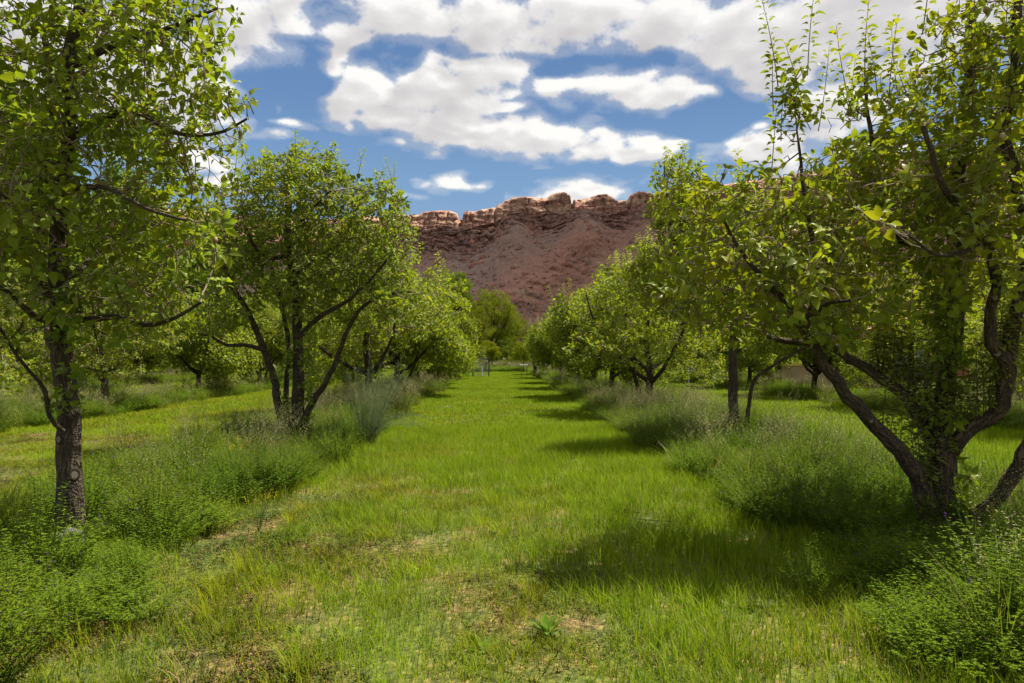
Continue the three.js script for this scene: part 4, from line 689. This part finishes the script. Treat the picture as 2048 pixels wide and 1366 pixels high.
// thick tall green blades between the stems of the strips
const RANK = [0, 1].map(k => tuft(845 + k, 90, .16, .25, .6, .006, [.17, .24, .012], .12));
{
  const R = rng(620), L = {}; const add = (k, q) => (L[k] ||= []).push(q);
  const put = (k, x, d, s, sy, c) => add(k, { m: place(V(x - SKEW * d, 0, -d), R() * 6.28, s, null, sy), c });
  for (let d = 2.2; d < 60; d += d < 20 ? .27 : .45) for (const [lo, hi] of [[-5.2, -2.2], [2.2, 5.7], [-13, -9.8], [9.9, 13.6], [-20.8, -17.6], [17.6, 21.2]]) for (let x = lo; x < hi; x += d < 20 ? .27 : .45) {
    const X = x + (R() - .5) * .3, Dd = d + (R() - .5) * .3; if (Math.abs(X) > .8 * Dd + .5 || !inStrip(X, Dd)) continue;
    if (Math.hypot(X + 3.6, Dd - 5.35) < .5) continue;
    if (N2(X * 1.3 + 70, Dd * 1.1) < -.72 + (R() - .5) * .2) continue;
    const { off, k: rowK } = rowAt(X), mid = 1 - smooth(.7, 1.5, Math.abs(off)), n = N2(X * .7 + 5, Dd * .5), t = 1 + N2(X * .9, Dd * .9 + 40) * .2, far = Dd > 17;
    const grassy = rowK === 0 ? smooth(12.5, 17, Dd) * 1.3 : rowK === 1 ? smooth(8, 11, Dd) * .55 : .55, wantSeed = R() < grassy * (.45 + n * .3);
    const hgt = (.72 + .42 * N2(X * 1.3, Dd * 1.1 + 3) + .2 * mid) * (rowK === 0 && Dd > 8 && Dd < 11.5 && X > -3.6 ? .8 : 1) ;
    const foot = Dd < 6.1 && Dd > 3.6 && (Math.abs((X - SKEW * Dd) / Dd + .64) < .09 || Math.abs((X - SKEW * Dd) / Dd - .62) < .1);
    if (foot) { put('alf' + Math.floor(R() * 3), X, Dd, .8, .34 + R() * .14, [t, t, t]); continue; }
    if (wantSeed) { put((far ? 'seedfar' : 'seed') + Math.floor(R() * 2), X, Dd, .9 + R() * .4, (.75 + R() * .4) * (.8 + .2 * mid), [t, t, t]); }
    else if (R() < .9) put((far ? 'alffar' : 'alf') + Math.floor(R() * (far ? 2 : 3)), X, Dd, .75 + R() * .4, hgt * (.85 + R() * .35), [t * (1 + n * .15), t, t]);
    if (R() < .3) put('rank' + Math.floor(R() * 2), X, Dd, .9 + R() * .3, .6 + R() * .55, [t, t, t]);
    if (!far && R() < .13) put('seed' + Math.floor(R() * 2), X, Dd, .9, .95 + R() * .25, [t, t, t]);
  }
  for (let k = 0; k < 30; k++) { const d = lerp(3.2, 5.4, R()), left = k < 16, x = left ? lerp(-3.9, -2.15, R()) : lerp(2.0, 3.3, R()); if (Math.abs(x) < .8 * d + .6) put('alf' + Math.floor(R() * 3), x, d, .6 + R() * .4, .4 + R() * .4, [1, 1, 1]); }
  // tall grass bank closing the end of the path
  for (let k = 0; k < 420; k++) put((R() < .5 ? 'seedfar' : 'alffar') + Math.floor(R() * 2), lerp(-8, 8, R()), lerp(60, 66, R()), 1.1 + R() * .5, .9 + R() * .4, [1, 1.03, 1]);
  const sets = { alf: ALF.map(a => a.all), alffar: ALF_FAR.map(a => a.all), seed: SEED, seedfar: SEED_FAR, rank: RANK };
  const nm = { alf: 'alfalfa', alffar: 'distant_alfalfa', seed: 'seeding_grass', seedfar: 'distant_seeding_grass', rank: 'rank_grass' };
  const lb = { alf: 'leafy green alfalfa filling the strips under the tree rows', alffar: 'distant green alfalfa along the tree rows', seed: 'tall seeding grass with pale heads under the trees', seedfar: 'pale seeding grass along the far strips', rank: 'tall coarse green grass among the alfalfa' };
  for (const k in L) { const b = k.replace(/[0-9]/g, ''); const o = inst(nm[b], sets[b][+k.match(/[0-9]/)[0]], b === 'rank' ? M.grass : M.herb, L[k], scene); tag(o, lb[b], b.startsWith('alf') ? 'alfalfa' : 'grass', null, 'stuff'); }
}
// single alfalfa bushes that stand out from the strips
[[1560, 1060, .95, 1.15, 'rounded bright green alfalfa bush bulging onto the path before the large right pear tree'], [1480, 1010, .75, .9, 'smaller alfalfa bush with a dark hollow beneath it, right side of the path'], [1690, 1090, 1, 1.1, 'shaded alfalfa bush just left of the right leaning stems'],
 [1990, 1260, 1.1, 1.25, 'alfalfa bush in the bottom right corner'], [1830, 1180, .9, .85, 'low dark alfalfa bush below the right multi-stemmed tree'], [1350, 905, .9, 1.2, 'grassy alfalfa bush beside the path near the straight pale trunk'], [1245, 862, 1, 1.15, 'alfalfa bush at the path edge below the third right pear tree'],
 [675, 930, .95, 1.1, 'dark green alfalfa bush right of the three splayed stems'], [90, 1165, 1.05, 1.2, 'large alfalfa bush in the lower left below the thick trunk'], [470, 985, .9, 1.0, 'alfalfa bush with yellow flowers between the first two left trees']].forEach(([px, py, s, sy, label], k) => {
  const d = F * EYE / (py - HY), g = group('alfalfa_bush', V((px - 1024) / F * d, 0, -d)), a = ALF[k % 3]; g.rotation.y = k * 1.7; g.scale.set(s * 1.25, sy * 1.1, s * 1.25);
  part('stems', a.stems, M.herb, g, 'stuff'); part('leaves', a.leaves, M.herb, g, 'stuff'); part('flowers', a.flowers, M.herb, g, 'stuff'); tag(g, label, 'alfalfa bush', 'alfalfa bushes beside the path');
});
// the feathery asparagus plant beside the second left tree
{
  const R = rng(860), d0 = 11.9, g = group('asparagus_plant', V((735 - 1024) / F * d0, 0, -d0)), S = new Build(), Fz = new Build();
  for (let k = 0; k < 60; k++) {
    const a = R() * 6.283, q = Math.sqrt(R()), low = k > 51, h = low ? .5 + R() * .3 : 1.05 + R() * .5, out = low ? .7 + R() * .5 : q * .6, al = low ? -.3 + R() * .9 : a, pts = [];
    for (let i = 0; i <= 6; i++) { const t = i / 6; pts.push(V(Math.cos(a) * q * .18 + Math.cos(al) * out * Math.pow(t, 1.5) + t * .1, h * (low ? Math.sin(t * 2.2) * .75 : t), Math.sin(a) * q * .18 + Math.sin(al) * out * Math.pow(t, 1.5))); }
    tube(S, pts, [.004, .0036, .003, .0025, .002, .0015, .0008], 4, [.17, .21, .09]);
    for (let i = 0; i < 44; i++) {
      const t = lerp(.22, 1, i / 44), f = t * 6, i0 = Math.min(5, Math.floor(f)), p = pts[i0].clone().lerp(pts[i0 + 1], f - i0), dir = dirOf(R, .9), l = (.05 + .11 * (1 - t)) * (.6 + R() * .7);
      const e = p.clone().addScaledVector(dir, l); tube(Fz, [p, e], [.0011, .0005], 3, [.18, .23, .11], { cap: false });
      for (let w = 0; w < 9; w++) { const b = p.clone().lerp(e, (w + R()) / 9), n = dirOf(R, .5); leaf(Fz, b, n, dirOf(R), .02 + R() * .016, .003, vary(R, [.20, .26, .12], .2), { seg: 2, fold: 0, curl: .1 }); }
    }
  }
  part('stems', S.geo(), M.herb, g, 'stuff'); part('feathery_foliage', Fz.geo(), M.herb, g, 'stuff'); tag(g, 'feathery grey-green asparagus plant beside the second left pear tree', 'asparagus');
}
// broad-leaved dock weeds in the path, each leaf a part
[[1095, 1272, 22, .17, 'broad-leaved bright green weed rosette in the middle foreground of the path'], [968, 1300, 9, .13, 'flat smaller broad-leaved weed left of the upright foreground rosette']].forEach(([px, py, n, L, label], k) => {
  const R = rng(870 + k), d = F * EYE / (py - HY), g = group('dock_weed', V((px - 1024) / F * d, 0, -d)), mats = [[.17, .26, .025], [.13, .23, .025]].map(c => { const m = M.grass.clone(); m.vertexColors = false; m.name = 'dock leaf'; m.color.setRGB(...c); return m; });
  const lg = [0, 1].map(q => { const B = new Build(); leaf(B, V(0, 0, 0), V(0, 0, 1), V(0, 1, 0), 1, .24, [1, 1, 1], { fold: .3, curl: .2 + q * .25, seg: 6 }); return B.geo(); });
  for (let i = 0; i < n; i++) { const a = i * 2.4 + R() * .5, e = k ? .35 + R() * .5 : .75 + R() * .6, m = part('leaf', lg[i % 2], mats[i % 2], g); m.rotation.order = 'YXZ'; m.rotation.set(-e, a, (R() - .5) * .5); m.scale.setScalar(L * (.5 + R() * .65)); m.scale.x *= .7 + R() * .5; m.position.set(0, .005, 0); }
  tag(g, label, 'weed');
});
// yellow mustard flowers by the left strip
{
  [[480, 935, .62, 'yellow-flowered weed in the left strip beyond the thick trunk'], [520, 1020, .4, 'short yellow-flowered weed at the edge of the left strip']].forEach(([px, py, h, label], k) => {
    const R = rng(880 + k), d = F * EYE / (py + 45 - HY), g = group('mustard_weed', V((px - 1024) / F * d, 0, -d)), S = new Build(), Y = new Build();
    for (let i = 0; i < 12; i++) { const a = R() * 6.283, o = R() * .16, p = [V(0, 0, 0), V(Math.cos(a) * o * .5, h * .55, Math.sin(a) * o * .5), V(Math.cos(a) * o, h * (.8 + R() * .25), Math.sin(a) * o)]; tube(S, p, [.003, .002, .001], 3, [.14, .2, .05], { cap: false }); for (let w = 0; w < 9; w++) leaf(Y, p[2].clone().add(V((R() - .5) * .03, -R() * .07, (R() - .5) * .03)), dirOf(R, .5), dirOf(R, 1), .012, .01, [.55, .45, .03], { seg: 2 }); }
    part('stems', S.geo(), M.herb, g, 'stuff'); part('flowers', Y.geo(), M.herb, g, 'stuff'); tag(g, label, 'weed', 'yellow-flowered weeds');
  });
}
// ---------------------------------------------------------------- house, wall, posts and small things
const box = (w, h, d, x, y, z) => { const g = new THREE.BoxGeometry(w, h, d); g.translate(x, y, z); return g; };
{
  // brown timber house with a red ribbed metal roof behind the right rows
  const h = group('timber_house', V(21.5, 0, -34)); h.rotation.y = -.25;
  const wallM = std('brown stained boards', .11, .055, .035, .8), roofM = std('red painted metal', .36, .10, .07, .5, { metalness: .1 }), trim = std('dark red trim', .12, .035, .025, .7), glassM = new THREE.MeshPhysicalMaterial({ name: 'window glass', color: new THREE.Color(.35, .42, .5), roughness: .05, metalness: 0, transmission: .3, thickness: 0, specularIntensity: 1 });
  for (let k = 0; k < 16; k++) { part('board', box(9, .165, .05, 0, .09 + k * .17, 3), wallM, h); part('board', box(.05, .165, 6, -4.5, .09 + k * .17, 0), wallM, h); }
  part('wall', box(8.9, 2.72, 5.9, 0, 1.36, 0), wallM, h);
  const slope = Math.atan2(1.5, 3.6);
  for (const s of [-1, 1]) {
    const rf = part('roof_slope', box(10, .05, 3.95, 0, 0, 0), roofM, h); rf.position.set(0, 3.42, s * 1.75); rf.rotation.x = s * slope;
    for (let k = 0; k < 33; k++) part('rib', box(.05, .045, 3.95, -4.9 + k * .306, .046, 0), roofM, rf);
  }
  part('ridge_cap', box(10.05, .06, .3, 0, 4.2, 0), roofM, h); part('fascia', box(10, .18, .04, 0, 2.68, 3.55), trim, h);
  for (const x of [-2.4, 1.8]) { const w = part('window', box(1.3, 1.2, .08, x, 1.55, 3.04), trim, h); part('pane', box(.55, 1.02, .02, x - .3, 1.55, 3.09), glassM, w); part('pane', box(.55, 1.02, .02, x + .3, 1.55, 3.09), glassM, w); }
  const dr = part('door', box(.95, 2.05, .07, -.4, 1.04, 3.05), std('orange brown door', .30, .10, .04, .6), h); part('handle', box(.03, .12, .06, -.05, 1.02, 3.11), std('steel', .5, .5, .5, .3, { metalness: 1 }), dr);
  tag(shade(h), 'brown timber house with red ribbed metal roof behind the right pear trees', 'house');
  const wl = group('rendered_wall', V(13.4, 0, -31)); part('wall', box(2.4, 1.05, .22, 0, .52, 0), std('tan render', .33, .24, .17, .9), wl); part('coping', box(2.5, .08, .3, 0, 1.09, 0), std('ochre coping', .42, .29, .10, .8), wl); tag(shade(wl), 'low tan rendered wall with ochre coping behind the right lane', 'wall');
}
{
  const rim = std('weathered grey wood', .17, .14, .11, .95), white = std('white paint', .75, .76, .76, .5), rust = std('rusty steel', .20, .075, .04, .8), galv = std('galvanised wire', .42, .44, .45, .45, { metalness: .6 }), wrap_ = std('white trunk guard', .6, .62, .62, .7);
  // stump-like dead trunk with a white tray beside it on the right verge
  const d = 47, b = at(1070, 735, d); b.y = 0; const t = group('dead_trunk', b), B = new Build(); tube(B, [V(0, -.1, 0), V(.03, .5, 0), V(-.04, 1.0, .04), V(.02, 1.5, 0), V(.1, 1.8, .02)], [.19, .15, .14, .12, .07], 10, [1, 1, 1], { wob: .3 }); part('trunk', B.geo(), M.bark, t);
  const B2 = new Build(); tube(B2, [V(0, 1.1, 0), V(-.25, 1.5, .1), V(-.35, 1.9, .1)], [.07, .05, .03], 7, [1, 1, 1], { wob: .3 }); part('limb', B2.geo(), M.bark, t); tag(t, 'dark dead tree trunk on the right verge near the path end', 'trunk');
  const bx = group('white_tray', V(b.x - .75, 0, b.z)); part('tray', box(.5, .08, .4, 0, .8, 0), white, bx); part('rim', box(.55, .04, .45, 0, .86, 0), white, bx); for (const [x, z] of [[-.24, -.18], [.24, -.18], [-.24, .18], [.24, .18]]) part('leg', box(.04, .76, .04, x * .8, .38, z * .8), rim, bx); tag(shade(bx), 'small white tray on legs beside the dead trunk', 'tray');
  // wire guard with stakes and a wrapped sapling on the left side of the path
  const gd = 47.5, gb = at(962, 755, gd); gb.y = 0; const g = group('wire_tree_guard', gb);
  for (const [x, z] of [[-.55, .5], [.55, .5], [-.55, -.5], [.55, -.5]]) part('stake', box(.05, 1.55, .04, x, .77, z), std('dark green steel', .05, .07, .06, .6), g);
  for (let k = 0; k < 7; k++) for (const z of [-.5, .5]) part('wire', box(1.1, .012, .012, 0, .15 + k * .2, z), galv, g);
  for (let k = 0; k < 9; k++) for (const z of [-.5, .5]) part('wire', box(.012, 1.3, .012, -.5 + k * .125, .75, z + .014), galv, g);
  tag(shade(g), 'wire tree guard on dark stakes at the left path edge', 'tree guard');
  const sp = group('sapling', V(gb.x + .05, 0, gb.z)), S = new Build(), R = rng(77); tube(S, [V(0, -.05, 0), V(.03, .6, 0), V(.0, 1.3, .02), V(.05, 2, 0)], [.03, .028, .02, .008], 6, [.2, .17, .14]); part('trunk', S.geo(), M.twig, sp); const G2 = new THREE.CylinderGeometry(.05, .055, .75, 10); G2.translate(.02, .38, 0); part('trunk_guard', G2, wrap_, sp);
  const fl = []; for (let k = 0; k < 70; k++) fl.push({ m: place(V((R() - .5) * .6, 1.0 + R() * 1.1, (R() - .5) * .6), R() * 6, 1.1, dirOf(R, .6)), c: [1, 1, 1] }); inst('foliage', SPURS[0], M.leaf, fl, sp); tag(sp, 'young sapling in a white trunk wrap inside the wire guard', 'sapling');
  // stakes
  [[1377, 760, 33, 1.25, white, 'slim white stake standing in the second right row'], [1204, 748, 40, 1.2, white, 'thin white stake behind the fourth right pear tree'], [1305, 752, 36, 1.6, rust, 'rusty steel post between the right rows'], [338, 745, 44, 1.7, wrap_, 'pale slender stake in the second left row'], [1536, 750, 37, 1.7, rust, 'rusty steel post near the tan wall']].forEach(([px, py, dd, hh, m, label]) => { const p = at(px, py, dd); p.y = 0; const q = group('stake', p); part('post', box(.06, hh, .045, 0, hh / 2 - .05, 0), m, q); part('cap', box(.075, .04, .06, 0, hh - .03, 0), m, q); tag(shade(q), label, 'stake', 'stakes among the trees'); });
  // grey stone against the foot of the thick left trunk
  const rk = new THREE.IcosahedronGeometry(.11, 3), p = rk.attributes.position; for (let k = 0; k < p.count; k++) { const v = V(p.getX(k), p.getY(k), p.getZ(k)), s = 1 + .22 * N3(v.x * 9, v.y * 9, v.z * 9) + .06 * N3(v.x * 30, v.y * 30, v.z * 30); p.setXYZ(k, v.x * s * 1.05, v.y * s * .8, v.z * s * .8); } rk.computeVertexNormals();
  const st = new THREE.Mesh(rk, std('grey stone', .15, .14, .135, .95)); st.name = 'stone'; st.position.copy(at(143, 1072, 5.7)); st.position.y = .06; st.castShadow = st.receiveShadow = true; scene.add(st); tag(st, 'grey stone at the foot of the thick left trunk', 'stone');
}
renderer.render(scene, camera);
